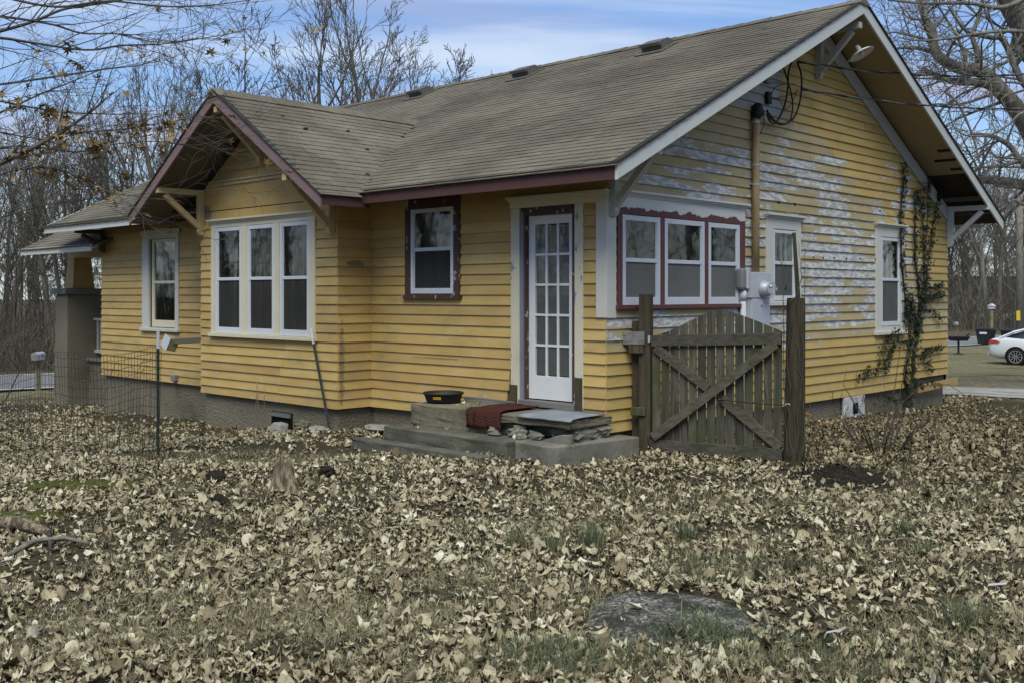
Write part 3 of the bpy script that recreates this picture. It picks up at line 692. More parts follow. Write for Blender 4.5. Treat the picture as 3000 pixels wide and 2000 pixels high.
# gable triple
def m_head(g):
    p = g.pos(); x, y, z = g.sep(p)
    e = g.m('ADD', g.m('ADD', 2.335, g.m('MULTIPLY', g.m('SUBTRACT', g.noise(g.comb(0, y, 0), 3.2, 4, .6), .5), .22)), g.m('MULTIPLY', g.noise(g.comb(0, g.m('MULTIPLY', y, 1), g.m('MULTIPLY', z, 12)), 9, 3), .03))
    wht = g.step(g.m('SUBTRACT', z, e), 0, .004)
    c = g.mix(wht, g.mix(g.noise(p, 4, 4), (.115, .048, .045), (.145, .066, .06)), g.mix(g.noise(p, 3, 4), (.58, .59, .57), (.68, .69, .66)))
    fl = g.step(g.noise(g.scl(p, (4, 4, 2)), 2.6, 5, .6), .73, .75)
    return g.mix(fl, c, (.55, .54, .52)), g.bump(g.m('ADD', wht, g.m('MULTIPLY', fl, -.6)), .4, .003)
M_HEAD = material('half_painted_window_casing', m_head, .6, .3)
w = casing(FG, 'window', M_HEAD, .145, 2.68, 1.275, 2.475, .228, 2.572, 1.312, 2.285, cap=True, mull=[(.920, .996), (1.80, 1.871)], label='triple window with half repainted barn red casing')
for a, b in [(.234, .916), (1.0, 1.796), (1.875, 2.567)]: sash_unit(FG, w, a, b, 1.317, 2.28, 1.80, M_ALU, M_SCREENLT, .058, botw=.085)
recess(FG, .25, 2.55, 1.335, 2.26, w); curtain(FG, .25, .62, 1.3, 2.3, w); curtain(FG, 2.3, 2.55, 1.3, 2.3, w)
# gable middle
w = casing(FG, 'window', M_WHITE, 3.19, 4.08, 1.29, 2.40, 3.36, 3.953, 1.35, 2.272, cap=True, label='narrow white framed window behind the electric meter')
sash_unit(FG, w, 3.366, 3.947, 1.356, 2.266, 1.84, M_ALU, M_PANEGREY, .045, bars=3); recess(FG, 3.38, 3.93, 1.37, 2.25, w); curtain(FG, 3.38, 3.93, 1.34, 2.26, w)
# gable right
w = casing(FG, 'window', M_WHITE, 6.36, 7.36, .83, 2.44, 6.535, 7.238, .95, 2.30, cap=True, label='white framed window partly covered by ivy')
sash_unit(FG, w, 6.541, 7.232, .958, 2.294, 1.66, M_ALU, M_PANEGREY, .05, bars=3); recess(FG, 6.555, 7.215, .975, 2.28, w); curtain(FG, 6.555, 7.215, .93, 2.3, w)
# door
door = MB(); d0, d1, e0, e1 = -1.14, -.454, .275, 2.31
sx, br, tr_ = .092, .26, .10
door.fb(FD, d0, d0 + sx, e0, e1, -.085, -.045); door.fb(FD, d1 - sx, d1, e0, e1, -.085, -.045)
door.fb(FD, d0 + sx + .0005, d1 - sx - .0005, e0 + .001, e0 + br, -.084, -.047); door.fb(FD, d0 + sx + .0005, d1 - sx - .0005, e1 - tr_, e1 - .001, -.084, -.047)
door = door.build('door', M_DOOR, house, bevel=.003, label='white glazed door with fifteen small panes')
gu = np.linspace(d0 + sx, d1 - sx, 4); gzs = np.linspace(e0 + br, e1 - tr_, 6)
for a in gu[1:-1]: MB().fb(FD, a - .013, a + .013, gzs[0], gzs[-1], -.080, -.050).build('muntin', M_DOOR, door)
for c in gzs[1:-1]: MB().fb(FD, gu[0], gu[-1], c - .013, c + .013, -.079, -.052).build('muntin', M_DOOR, door)
for a, b in zip(gu[:-1], gu[1:]):
    for c, d in zip(gzs[:-1], gzs[1:]):
        MB().fb(FD, a + .0135, b - .0135, c + .0135, d - .0135, -.068, -.064).build('pane', M_DOORGLASS, door)
mb = MB()
for i in range(14): mb.bar(FD.p(d0 + .05, .60 + i * .13, -.13), FD.p(d1 - .05, .60 + i * .13, -.13), .008, .122, (0, .12, 1))
mb.build('reflection_slats', M_REFLSLAT, door)  # slats added behind the glass to imitate mirrored clapboard lines
MB().fb(FD, d0 + .04, d1 - .04, .5, 2.25, -.23, -.22).build('reflection_backing', M_REFLSLAT, door)  # grey sheet added to give the panes their pale mirrored tone
recess(FD, -1.2, -.42, .25, 2.35, door)
mb = MB(); mb.fb(FD, -1.345, -1.215, .20, 2.40, .001, .036); mb.fb(FD, -.402, -.285, .20, 2.40, .001, .036)
dc = mb.build('door_casing', paint('peeling_door_casing', (.58, .55, .42), (.66, .63, .50), (.30, .31, .31), .60), house, bevel=.003)
mb = MB(); mb.fb(FD, -1.36, -.11, 2.401, 2.462, .001, .038); cap_mould(mb, FD, -1.385, .06, 2.463, .036); mb.build('head_trim', M_CREAM, dc)
mb = MB(); mb.fb(FD, -1.2145, -1.165, .2, 2.36, -.09, .02); mb.build('jamb', M_JAMB, dc)
mb = MB(); mb.fb(FD, -1.164, -1.143, .2, 2.36, -.09, .0); mb.fb(FD, -.451, -.4025, .2, 2.36, -.09, .018); mb.fb(FD, -1.142, -.4515, 2.313, 2.399, -.09, .018); mb.build('door_stop', M_DKRED, dc)
MB().fb(FD, -1.22, -.40, .20, .262, -.11, .05).build('threshold', M_GREYWD, dc)
MB().bar((-2.05, -.055, .215), (-1.28, -.075, .208), .07, .05).build('sill_board', M_GREYWD, house)
# rotted post base beside the door, corner boards
MB().fb(FD, -1.36, -1.24, .02, .42, .0365, .042).build('rotten_casing_foot', M_POST2, dc)
MB().fb(FD, -.395, -.29, .2, .55, .0365, .041).build('rotten_casing_foot', M_POST2, dc)
mb = MB(); mb.fb(FD, -.105, .038, 1.19, 2.46, .024, .040); mb.fb(FG, -.023, .125, 1.185, 2.53, .024, .0385); mb.build('corner_board', M_WHITE, house, bevel=.003)

# ---------------------------------------------------------------- roof
def topz(y): return HZ + SL * (y + EO) if y < MID else HZ + SL * (2 * MID - y + EO)
APZ = topz(MID)
mb = MB()
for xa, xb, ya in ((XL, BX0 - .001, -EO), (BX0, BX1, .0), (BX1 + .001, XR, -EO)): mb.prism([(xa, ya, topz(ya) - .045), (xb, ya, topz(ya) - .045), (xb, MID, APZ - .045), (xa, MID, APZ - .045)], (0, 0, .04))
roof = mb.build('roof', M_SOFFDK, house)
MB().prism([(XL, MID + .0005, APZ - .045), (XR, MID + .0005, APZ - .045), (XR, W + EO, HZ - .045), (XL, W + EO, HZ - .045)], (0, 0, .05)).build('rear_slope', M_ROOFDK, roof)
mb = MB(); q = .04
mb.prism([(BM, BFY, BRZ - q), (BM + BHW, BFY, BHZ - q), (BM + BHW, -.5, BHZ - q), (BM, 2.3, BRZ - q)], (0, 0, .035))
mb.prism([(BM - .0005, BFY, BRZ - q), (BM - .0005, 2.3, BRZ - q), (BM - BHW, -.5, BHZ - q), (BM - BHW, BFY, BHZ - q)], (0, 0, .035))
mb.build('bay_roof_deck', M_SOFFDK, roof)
# fascias and rakes
MB().box(BM + BHW + .002, XR - .001, -EO - .03, -EO, 2.525, 2.672).build('fascia', M_RED, roof, bevel=.003)
MB().box(XL, BM - BHW - .0, -EO - .03, -EO, 2.545, 2.672).build('fascia', M_GUTTER, roof, bevel=.003)
MB().box(BM + BHW, BM + BHW + .03, BFY + .001, -.60, 2.478, 2.628).build('fascia', M_RED, roof, bevel=.003)
MB().box(BM - BHW - .03, BM - BHW, BFY + .001, -.60, 2.478, 2.628).build('fascia', M_RED2, roof)
rh = .165
MB().prism([(XR, -EO - .03, HZ - rh + .005), (XR, -EO - .03, HZ + .0), (XR, MID, APZ), (XR, MID, APZ - rh)], (.03, 0, 0)).build('rake_board', M_RAKE, roof, bevel=.003)
MB().prism([(XR + .0008, MID, APZ - rh), (XR + .0008, MID, APZ - .001), (XR + .0008, W + EO + .03, HZ - .001), (XR + .0008, W + EO + .03, HZ - rh)], (.028, 0, 0)).build('rake_board', M_RAKE, roof, bevel=.003)
MB().prism([(XL - .03, -EO - .03, HZ - rh + .02), (XL - .03, -EO - .03, HZ), (XL - .03, MID, APZ), (XL - .03, MID, APZ - rh)], (.03, 0, 0)).build('rake_board', M_GUTTER, roof)
bh = .16
MB().prism([(BM, BFY, BRZ - bh), (BM, BFY, BRZ - .004), (BM + BHW + .03, BFY, BHZ - .004 - .03 * BSL), (BM + BHW + .03, BFY, BHZ - bh - .02)], (0, -.03, 0)).build('rake_board', M_RED2, roof, bevel=.003)
MB().prism([(BM - .001, BFY - .0008, BRZ - bh), (BM - BHW - .03, BFY - .0008, BHZ - bh - .02), (BM - BHW - .03, BFY - .0008, BHZ - .004 - .03 * BSL), (BM - .001, BFY - .0008, BRZ - .004)], (0, -.028, 0)).build('rake_board', M_RED2, roof, bevel=.003)
mb = MB()
mb.prism([(XR - .03, -EO - .05, HZ - .012), (XR - .03, -EO - .05, HZ + .014), (XR - .03, MID, APZ + .024), (XR - .03, MID, APZ + .002)], (.078, 0, 0))
mb.prism([(XR - .03, MID, APZ + .002), (XR - .03, MID, APZ + .024), (XR - .03, W + EO + .05, HZ + .014), (XR - .03, W + EO + .05, HZ - .012)], (.0779, 0, 0))
mb.prism([(BM, BFY + .03, BRZ + .0), (BM, BFY + .03, BRZ + .024), (BM + BHW + .05, BFY + .03, BHZ + .006 - .05 * BSL), (BM + BHW + .05, BFY + .03, BHZ - .016 - .05 * BSL)], (0, -.075, 0))
mb.prism([(BM, BFY + .03, BRZ + .024), (BM, BFY + .03, BRZ + .0), (BM - BHW - .05, BFY + .03, BHZ - .016 - .05 * BSL), (BM - BHW - .05, BFY + .03, BHZ + .006 - .05 * BSL)], (0, -.0749, 0))
mb.box(BM + BHW + .05, XR - .031, -EO - .048, -EO + .02, 2.673, 2.690); mb.box(XL - .04, BM - BHW - .05, -EO - .048, -EO + .02, 2.673, 2.690)
mb.build('drip_edge', M_ROOFDK, roof)
# soffit of the gable end: each board, with the lowest ones rotted away
sv = np.array([0, math.cos(math.atan(SL)), -math.sin(math.atan(SL))])
sm = MB().box(0.02, .625, 0, .088, -.018, 0).mesh('soffit_plank')
sm.materials.append(M_SOFFIT)
for i in range(46):
    y0 = MID + .03 + i * .0905 * sv[1]; z0 = APZ - .055 - .03 * SL - i * .0905 * math.sin(math.atan(SL))
    o = obj('soffit_plank', sm, roof); o.matrix_local = Matrix.Translation((0, y0, z0)) @ Matrix.Rotation(-math.atan(SL) + random.uniform(-.006, .006), 4, 'X')
    if i in (38, 41, 44): o.scale = (random.uniform(.35, .9), 1, 1)
mb = MB()
for i in range(46): mb.box(0.02, .62, -.01 - (i + 1) * .0905, -.01 - i * .0905 - .004, 0, .018)
# near-slope soffit under the overhang as one sheet out of view
MB().prism([(0.02, -EO, HZ - .066), (.655, -EO, HZ - .066), (.655, MID, APZ - .066), (0.02, MID, APZ - .066)], (0, 0, .018)).build('soffit_sheet', M_SOFFIT, roof)
mb = MB()
for y in (8.95, 9.35): mb.bar((.02, y, topz(y) - .10), (.63, y, topz(y) - .10), .05, .07)
mb.build('lookout', M_SOFFDK, roof)
# frieze boards under the gable soffit
MB().prism([(.024, MID, 2.83 + SL * MID - .19), (.024, MID, 2.83 + SL * MID + .04), (.024, W + .05, 2.87 - .025), (.024, W + .05, 2.64 - .025)], (.026, 0, 0)).build('frieze_board', M_GREYTRIM, wallg)
MB().prism([(.0245, -.02, 2.66), (.0245, -.02, 2.87), (.0245, MID - .001, 2.83 + SL * MID + .04), (.0245, MID - .001, 2.83 + SL * MID - .15)], (.025, 0, 0)).build('frieze_board', M_GREYTRIM, wallg)
def brace(fr, u, zt, reach, zb, mat, w=.085, name='knee_brace'):
    mb = MB(); mb.fb(fr, u - w / 2, u + w / 2, zb, zt - .0805, .024, .115); mb.fb(fr, u - w / 2 + .001, u + w / 2 - .001, zt - .08, zt, .024, reach)
    P = fr.p; a = P(u, zb + .07, .10); b = P(u, zt - .10, reach - .12)
    mb.bar(a, b, w * .85, .075, fr.n)
    mb.prism([P(u - w / 2 + .002, zb - .0005, .024), P(u - w / 2 + .002, zb - .07, .024), P(u - w / 2 + .002, zb - .05, .09), P(u - w / 2 + .002, zb - .0005, .115)], fr.u * (w - .004))
    return mb.build(name, mat, house, bevel=.004)
brace(FG, .045, 2.92, .655, 2.30, M_GREYTRIM); brace(FG, MID - .02, 5.02, .655, 4.40, M_GREYTRIM); brace(FG, W + .02, 2.90, .70, 2.29, M_RAKE)
brace(FB, BX0 + .07, 2.965, .76, 2.36, M_BRACKET); brace(FB, BX1 - .07, 2.90, .76, 2.24, M_BRACKET); brace(FB, BM, 3.92, .76, 3.27, M_BRACKET)
brace(FD, -L + .1, 2.60, .55, 2.25, M_SOFFDK)
# shingles
def shingle_mesh(w, ex):
    t = .011; mb = MB()
    mb.hexa([(.003, -.012, 0), (w - .005, -.012, 0), (w - .005, ex * 1.04, .0), (.003, ex * 1.04, .0), (.003, -.012, t), (w - .005, -.012, t), (w - .005, ex * 1.04, .0025), (.003, ex * 1.04, .0025)])
    return mb
def slope_field(o, e, s, length, run, ex=.128, tw=.306, keep=None, single=None):
    o = np.array(o, float); e = np.array(e, float); s = np.array(s, float); n = np.cross(e, s); n /= np.linalg.norm(n)
    if n[2] < 0: n = -n
    right = np.cross(e, s)[2] > 0
    me = shingle_mesh(tw, ex).mesh('shingle'); me.materials.append(M_SHINGLE); base = np.array([v.co[:] for v in me.vertices])
    fs = [tuple(p.vertices) for p in me.polygons]; rest = MB(); cnt = 0
    rows = int(length / ex) + 1
    for j in range(rows):
        off = (j % 2) * tw * .5 + random.uniform(-.02, .02); dy = random.uniform(-.004, .004)
        i = -1
        while i * tw - off < run:
            a = i * tw - off; b = a + tw; i += 1
            if a < -.001 or b > run + .001:
                a2, b2 = max(a, 0), min(b, run)
                if b2 - a2 < .05: continue
            else: a2, b2 = a, b
            mid = o + e * (a2 + b2) / 2 + s * (j * ex + ex / 2)
            if keep and not keep(mid): continue
            k = (b2 - a2) / tw
            lift = random.uniform(0, .004); pos = o + e * a2 + s * (j * ex + dy) + n * lift; tl = random.gauss(0, .004)
            if single and single(mid) and cnt < 300:
                M = Matrix(((e[0] * k, s[0], n[0], pos[0]), (e[1] * k, s[1], n[1], pos[1]), (e[2] * k, s[2], n[2], pos[2]), (0, 0, 0, 1)))
                ob = obj('shingle', me, roof); ob.matrix_local = M; cnt += 1
            else:
                V = pos + base[:, :1] * k * e + (base[:, 1:2] + base[:, :1] * tl) * s + base[:, 2:] * n
                rest.add(V, fs)
    return rest, cnt
cs = 1 / math.hypot(1, SL); sn = SL * cs; cb = 1 / math.hypot(1, BSL); sb = BSL * cb
def bay_plane(p): return BRZ - BSL * abs(p[0] - BM)
def main_plane(p): return HZ + SL * (p[1] + EO)
r1, c1 = slope_field((BM + BHW + .055, BFY - .045, BHZ - .055 * BSL + .001), (0, 1, 0), (-cb, 0, sb), BHW / cb + .05, 3.7, .128, .306, keep=lambda p: p[2] > main_plane(p) - .05, single=lambda p: True)
r2, c2 = slope_field((XL - .05, -EO - .055, HZ - .0275 + .001), (1, 0, 0), (0, cs, sn), (MID + EO) / cs + .05, XR + .05 - XL + .05, .128, .306,
                     keep=lambda p: not (abs(p[0] - BM) < BHW and p[2] < bay_plane(p) - .06), single=lambda p: p[1] < -.667 + .128 * 8 and p[0] > BM + .6 and c1 + 0 < 300 and (p[1] + .667) / .1145 < (300 - c1) / 13.0)
r1.build('shingle_field', M_SHINGLE, roof, kind='stuff') if r1.v else None
r2.build('shingle_field', M_SHINGLE, roof, kind='stuff')
def cap_piece(ln, sl):
    h = .15; return MB().add([(0, -h, -h * sl), (0, 0, .012), (0, h, -h * sl), (ln, -h, -h * sl - .004), (ln, 0, .004), (ln, h, -h * sl - .004), (0, -h, -h * sl - .012), (0, h, -h * sl - .012)],
                             [(0, 1, 4, 3), (1, 2, 5, 4), (1, 0, 6), (1, 7, 2), (1, 6, 7)]).mesh('ridge_shingle')
cm = cap_piece(.26, SL); cm.materials.append(M_SHINGLE); cm2 = cap_piece(.26, BSL); cm2.materials.append(M_SHINGLE)
x = XR + .05
while x > XL:
    o = obj('ridge_shingle', cm, roof); o.matrix_local = Matrix.Translation((x, MID, APZ + .028 + random.uniform(-.003, .003))) @ Matrix.Rotation(math.pi, 4, 'Z'); x -= .23
y = BFY - .045
while y < 2.15:
    o = obj('ridge_shingle', cm2, roof); o.matrix_local = Matrix.Translation((BM, y, BRZ + .026 + random.uniform(-.003, .003))) @ Matrix.Rotation(math.pi / 2, 4, 'Z'); y += .23
# roof vents, moss cushions and a lifted tab
for vx, vy in ((-7.68, 4.2), (-4.94, 4.1), (-2.27, 4.08)):
    vz = topz(vy); a = math.atan(SL); T = Matrix.Translation((vx, vy, vz + .02)) @ Matrix.Rotation(a, 4, 'X')
    mb = MB(); mb.box(-.24, .24, -.30, .20, 0, .012)
    mb.prism([(-.18, -.16, .013), (-.18, .16, .013), (-.18, .16, .05), (-.18, .06, .12), (-.18, -.20, .13), (-.18, -.20, .085), (-.18, -.16, .085)], (.36, 0, 0))
    me = mb.mesh('roof_vent'); o = obj('roof_vent', me, roof, material('vent_metal', lambda g: g.mix(g.noise(g.pos(), 8, 3), (.085, .08, .07), (.15, .142, .125)), .6, .3)); o.matrix_local = T
for i in range(5):
    u, v = random.uniform(-1.1, .6), random.uniform(.3, 2.1); px_ = BM + BHW - v; p_ = (px_, u, bay_plane((px_, 0)) + .018)
    MB().blob(p_, (.035, .03, .014), i, 5, 8, .3).build('moss_cushion', M_MOSS, roof, smooth=True)

# ---------------------------------------------------------------- porch at the far end
PZ = .15
mb = MB(); mb.box(-14.7, -L - .001, .86, 8.3, -1.5, PZ - .06); mb.build('porch_base', M_STUCCO, house)
MB().box(-14.72, -L - .001, .80, 8.3, PZ - .0595, PZ).build('porch_floor', M_CONC, house)
px0, px1, py0, py1 = -14.72, -14.17, .42, 1.35
def tapered(x0, x1, y0, y1, z0, z1, t):
    return MB().hexa([(x0 - t, y0 - t, z0), (x1 + t, y0 - t, z0), (x1 + t, y1 + t, z0), (x0 - t, y1 + t, z0), (x0, y0, z1), (x1, y0, z1), (x1, y1, z1), (x0, y1, z1)])
tapered(px0, px1, py0, py1, -1.3, 1.44, .05).build('porch_pillar', M_STUCCO, house, bevel=.02)
MB().box(px0 - .07, px1 + .07, py0 - .07, py1 + .07, 1.441, 1.56).build('pillar_cap', M_CONC, house, bevel=.01)
tapered(-14.55, -14.25, .60, .95, 1.561, 2.18, .05).build('porch_post', M_SIDING, house, bevel=.005)
MB().box(-14.62, -L - .005, .62, .9, 2.181, 2.36).build('porch_beam', M_SIDING, house)
mb = MB(); mb.prism([(-14.55, -.30, 2.27), (-11.2, -.30, 2.27), (-11.2, 3.2, 2.27 + .5 * 3.5), (-14.55, 3.2, 2.27 + .5 * 3.5)], (0, 0, .05)); pr = mb.build('porch_roof', M_SOFFDK, house)
MB().box(-14.58, -11.42, -.335, -.301, 2.21, 2.335).build('fascia', M_GUTTER, pr)
MB().prism([(-14.585, -.33, 2.19), (-14.585, -.33, 2.32), (-14.585, 3.2, 2.32 + .5 * 3.53), (-14.585, 3.2, 2.19 + .5 * 3.53)], (.034, 0, 0)).build('rake_board', M_GUTTER, pr)
r3, c3 = slope_field((-14.62, -.36, 2.305), (1, 0, 0), (0, cs, sn), 3.9, 3.2, .128, .306)
r3.build('shingle_field', M_SHINGLE, pr, kind='stuff')
rl = MB(); rl.bar((px1 - .02, 1.0, .93), (-L, 1.0, .93), .09, .05); rl.bar((px1 - .02, 1.0, .28), (-L, 1.0, .28), .06, .06)
rail = rl.build('porch_rail', M_WHITE, house)
bm_ = MB().box(-.018, .018, -.018, .018, .31, .905).mesh('baluster'); bm_.materials.append(M_WHITE)
for i in range(16):
    o = obj('baluster', bm_, rail); o.matrix_local = Matrix.Translation((px1 + .12 + i * .155, 1.0, 0))
MB().fb(FD, -9.02, -8.88, .03, .13, .02, .09).build('outlet_box', M_GREYDK, house, bevel=.006)
# crawl-space vent in the bay foundation
mb = MB(); mb.fb(FB, -5.42, -4.93, -.36, -.15, -.035, -.025); mb.build('crawl_vent', M_DARKGAP, house)
MB().fb(FB, -5.40, -4.95, -.215, -.16, -.03, .0).build('vent_board', M_GREYWD, house)
# ------------------------------------------------------------------ steps and what lies on them
def gnd(x, y): return float(gz(x, y))
def rough_block(x0, x1, y0, y1, z0, z1, name, mat, par=None, seed=0, amp=.012, nx=14, ny=8, nz=4, taper=0., **t):
    "a cast block with worn, uneven edges"
    q = np.random.default_rng(seed); bm = bmesh.new(); bmesh.ops.create_cube(bm, size=1)
    bmesh.ops.subdivide_edges(bm, edges=[e for e in bm.edges], cuts=6, use_grid_fill=True)
    for v in bm.verts:
        x, y, z = v.co
        e = sum(abs(abs(c) - .5) < 1e-4 for c in (x, y, z))
        k = 1 - taper * (z + .5)
        X = (x0 + x1) / 2 + x * (x1 - x0) * k; Y = (y0 + y1) / 2 + y * (y1 - y0) * k; Z = z0 + (z + .5) * (z1 - z0)
        a = amp * (1.7 if e >= 2 else .7); v.co = (X + q.normal(0, a), Y + q.normal(0, a), Z + q.normal(0, a) * .7 - (amp * .8 if e >= 2 and z > 0 else 0))
    me = bpy.data.meshes.new(name); bm.to_mesh(me); bm.free()
    o = obj(name, me, par, mat, **t); b = o.modifiers.new('bevel', 'BEVEL'); b.width = .012; b.segments = 2; b.limit_method = 'ANGLE'; b.angle_limit = R(50)
    return o
st = thing('door_steps', (-1.2, -.6, -.22), 'worn concrete door steps with a broken upper landing', 'steps')
rough_block(-2.30, -.98, -.70, -.03, -.05, .195, 'landing', M_CONCTAN, st, 1, .0035)
rough_block(-.979, .10, -.70, -.03, .10, .185, 'landing_slab', M_CONCTAN, st, 2, .0035)
rough_block(-.96, -.60, -.62, -.05, -.05, .099, 'broken_core', M_CONC, st, 3, .014)
rough_block(-.62, -.30, -.50, -.05, -.05, .099, 'broken_core', M_CONC, st, 4, .016)
rough_block(-.22, .08, -.60, -.05, -.05, .099, 'broken_core', M_CONC, st, 5, .014)
for i, (x, y, s) in enumerate([(-.42, -.66, .055), (-.62, -.68, .085), (-.34, -.70, .05), (-.92, -.74, .06), (-.52, -.75, .04)]):
    MB().blob((x, y, -.045 + s * .6), (s * 1.5, s, s * .9), i, 5, 8, .35).build('rubble_chunk', M_CONC, st)
MB().prism([(-.28, -.74, -.05), (.14, -.74, -.05), (.14, -.74, .055), (.0, -.74, .04)], (0, .05, 0)).build('wedge_slab', M_CONC, st, bevel=.006)
rough_block(-2.40, -.47, -1.02, -.05, -.42, -.048, 'lower_step', M_CONCDK, st, 6, .003)
mb = MB(); mb.prism([(-.462, -.90, -.42), (.05, -.97, -.42), (.13, -.90, -.42), (.27, .22, -.42), (-.462, .20, -.42)], (0, 0, .376)); o = mb.build('lower_step', M_CONC, st, bevel=.014)
rough_block(-2.55, -.50, -1.36, -1.18, -.36, -.165, 'path_kerb', M_CONCDK, st, 8, .003)
# red woven mat hanging over the front of the landing
def drape(name, mat, x0, x1, prof, lab, cat, jit=.006, lift=.0, n=16):
    q = np.random.default_rng(5); V = []; m = len(prof)
    for i in range(n + 1):
        x = x0 + (x1 - x0) * i / n
        for j, (y, z) in enumerate(prof):
            f = j / (m - 1)
            V.append((x + q.normal(0, jit) + .05 * f * math.sin(i * .9), y + q.normal(0, jit), z + lift + q.normal(0, jit * .5)))
    fs = [(i * m + j, i * m + j + 1, (i + 1) * m + j + 1, (i + 1) * m + j) for i in range(n) for j in range(m - 1)]
    o = MB().add(V, fs).build(name, mat, smooth=True, label=lab, cat=cat); s = o.modifiers.new('solid', 'SOLIDIFY'); s.thickness = .012; s.offset = 1
    return o
drape('red_mat', M_REDMAT, -1.33, -.86, [(-.10, .205), (-.25, .206), (-.40, .205), (-.55, .206), (-.68, .205), (-.725, .195), (-.735, .15), (-.735, .10), (-.735, .05), (-.73, .01)], 'frayed dark red woven mat draped over the concrete landing', 'mat')
drape('grey_mat', M_SLATE, -.58, .10, [(-.14, .200), (-.3, .202), (-.45, .201), (-.6, .199), (-.70, .193), (-.74, .175)], 'stiff blue grey sheet lying before the glazed door', 'mat', .003)
# black rubber feed pan with its yellow label
pc = np.array((-2.05, -.42, .197)); pan = thing('feed_pan', pc, 'round black rubber feed pan with a small yellow label', 'pan')
MB().lathe(pc, (0, 0, 1), [(0, .01), (.001, .185), (.03, .20), (.095, .222), (.10, .235), (.118, .237), (.12, .226), (.105, .218), (.02, .185), (.018, .01)], 36).build('bowl', M_BLACK, pan, smooth=True)
MB().lathe(pc + (0, 0, .085), (0, 0, 1), [(0, .214), (.006, .212), (.008, .01)], 30).build('contents', material('brown_feed', lambda g: g.mix(g.noise(g.pos(), 60, 3), (.06, .04, .02), (.13, .085, .04)), .9), pan)
def curved_label(c, ang, r, dz, w, h, mat, nm, par):
    V = []
    for i in range(9):
        a = ang + (i / 8 - .5) * w / r
        for z in (0, h): V.append(c + np.array([math.cos(a) * (r + (dz + z) * .32), math.sin(a) * (r + (dz + z) * .32), dz + z]))
    MB().add(V, [(2 * i, 2 * i + 2, 2 * i + 3, 2 * i + 1) for i in range(8)]).build(nm, mat, par)
va = math.atan2(CAM[1] - pc[1], CAM[0] - pc[0]) - .35
curved_label(pc, va, .197, .050, .085, .030, M_YELLOWLBL, 'label', pan)
def text(body, size, T, mat, par, name='lettering'):
    cu = bpy.data.curves.new(name, 'FONT'); cu.body = body; cu.size = size; cu.align_x = 'CENTER'; cu.align_y = 'CENTER'; cu.resolution_u = 2
    ob = bpy.data.objects.new(name, cu); col.objects.link(ob); dg = bpy.context.evaluated_depsgraph_get(); me = bpy.data.meshes.new_from_object(ob.evaluated_get(dg))
    bpy.data.objects.remove(ob); me.materials.clear(); o = obj(name, me, par, mat); o.matrix_local = Matrix.Translation(o.location) @ T; return o
def out_frame(p, ang): return Matrix.Translation(Vector(p)) @ Matrix.Rotation(ang + math.pi / 2, 4, 'Z') @ Matrix.Rotation(math.pi / 2 - .3, 4, 'X')
rr = .197 + .065 * .32 + .0035
text('FORTEX', .021, out_frame(pc + (math.cos(va) * rr, math.sin(va) * rr, .065), va), M_BLACK, pan)

# ------------------------------------------------------------------ gate, posts, bungee
ga = np.array((.285, .415)); gb = np.array((1.545, .895)); gl = np.linalg.norm(gb - ga); gd = (gb - ga) / gl; gnrm = np.array((gd[1], -gd[0]))
GF = Fr((ga[0], ga[1], 0), (gd[0], gd[1], 0), (gnrm[0], gnrm[1], 0))
gate = thing('picket_gate', (ga[0] + .6 * gd[0], ga[1] + .6 * gd[1], -.2), 'weathered arched picket gate with crossed braces', 'gate')
npk = 14; pw = gl / npk
def gtop(u):
    t = u / gl; return float(np.interp(t, [0, .15, .3, .45, .52, .6, .75, .9, 1], [.985, 1.06, 1.155, 1.26, 1.285, 1.265, 1.195, 1.115, 1.06]))
for i in range(npk):
    u0 = i * pw + .004 + random.uniform(-.002, .002); u1 = (i + 1) * pw - .007 + random.uniform(-.002, .002); zb = -.165 + random.uniform(-.01, .01)
    P = GF.p; zt0, zt1 = gtop(u0), gtop(u1); nn = random.uniform(-.003, .003)
    MB().hexa([P(u0, zb, nn), P(u1, zb, nn), P(u1, zb, nn - .019), P(u0, zb, nn - .019), P(u0, zt0, nn), P(u1, zt1, nn), P(u1, zt1, nn - .019), P(u0, zt0, nn - .019)]).build('picket', M_GATE, gate)
def rail_(u0, z0, u1, z1, h, n, nm, mat=M_GATEH, t=.032):
    a, b = GF.p(u0, z0, n), GF.p(u1, z1, n); MB().bar(a, b, t, h, (0, 0, 1)).build(nm, mat, gate, bevel=.004)
rail_(0, .945, gl - .01, .99, .115, .0215, 'top_rail'); rail_(-.01, -.145, gl, -.17, .12, .0215, 'bottom_rail')
rail_(.02, -.06, gl - .06, .94, .095, .056, 'cross_brace')
rail_(.04, .88, .60, .47, .095, .0215, 'cross_brace'); rail_(.74, .37, gl - .02, -.10, .095, .0215, 'cross_brace')
cordm = MB(); a = GF.p(.74, .365, .066); b = GF.p(gl + .03, .335, .05)
cord = thing('bungee_cord', a, 'black bungee cord hooked across the gate to the round post', 'cord')
MB().tube([a + (b - a) * t + np.array((0, 0, -.008 * math.sin(math.pi * t))) for t in np.linspace(0, 1, 10)], .006, 6).build('elastic', M_BLACK, cord, smooth=True)
MB().lathe(a - (0, 0, .0), np.array([gd[0], gd[1], 0]), [(-.03, .008), (-.025, .014), (.025, .012), (.04, .007)], 8).build('end_ball', M_BLACK, cord)
hk = [b + np.array([gd[0], gd[1], 0]) * (u) + np.array((0, 0, w)) for u, w in [(0, 0), (.02, .015), (.045, .02), (.06, .0), (.055, -.025), (.07, -.045), (.09, -.04), (.095, -.015), (.1, .01)]]
MB().tube([h + np.array([gnrm[0], gnrm[1], 0]) * .06 for h in hk], .0045, 6).build('hook', M_BALLAST, cord, smooth=True)
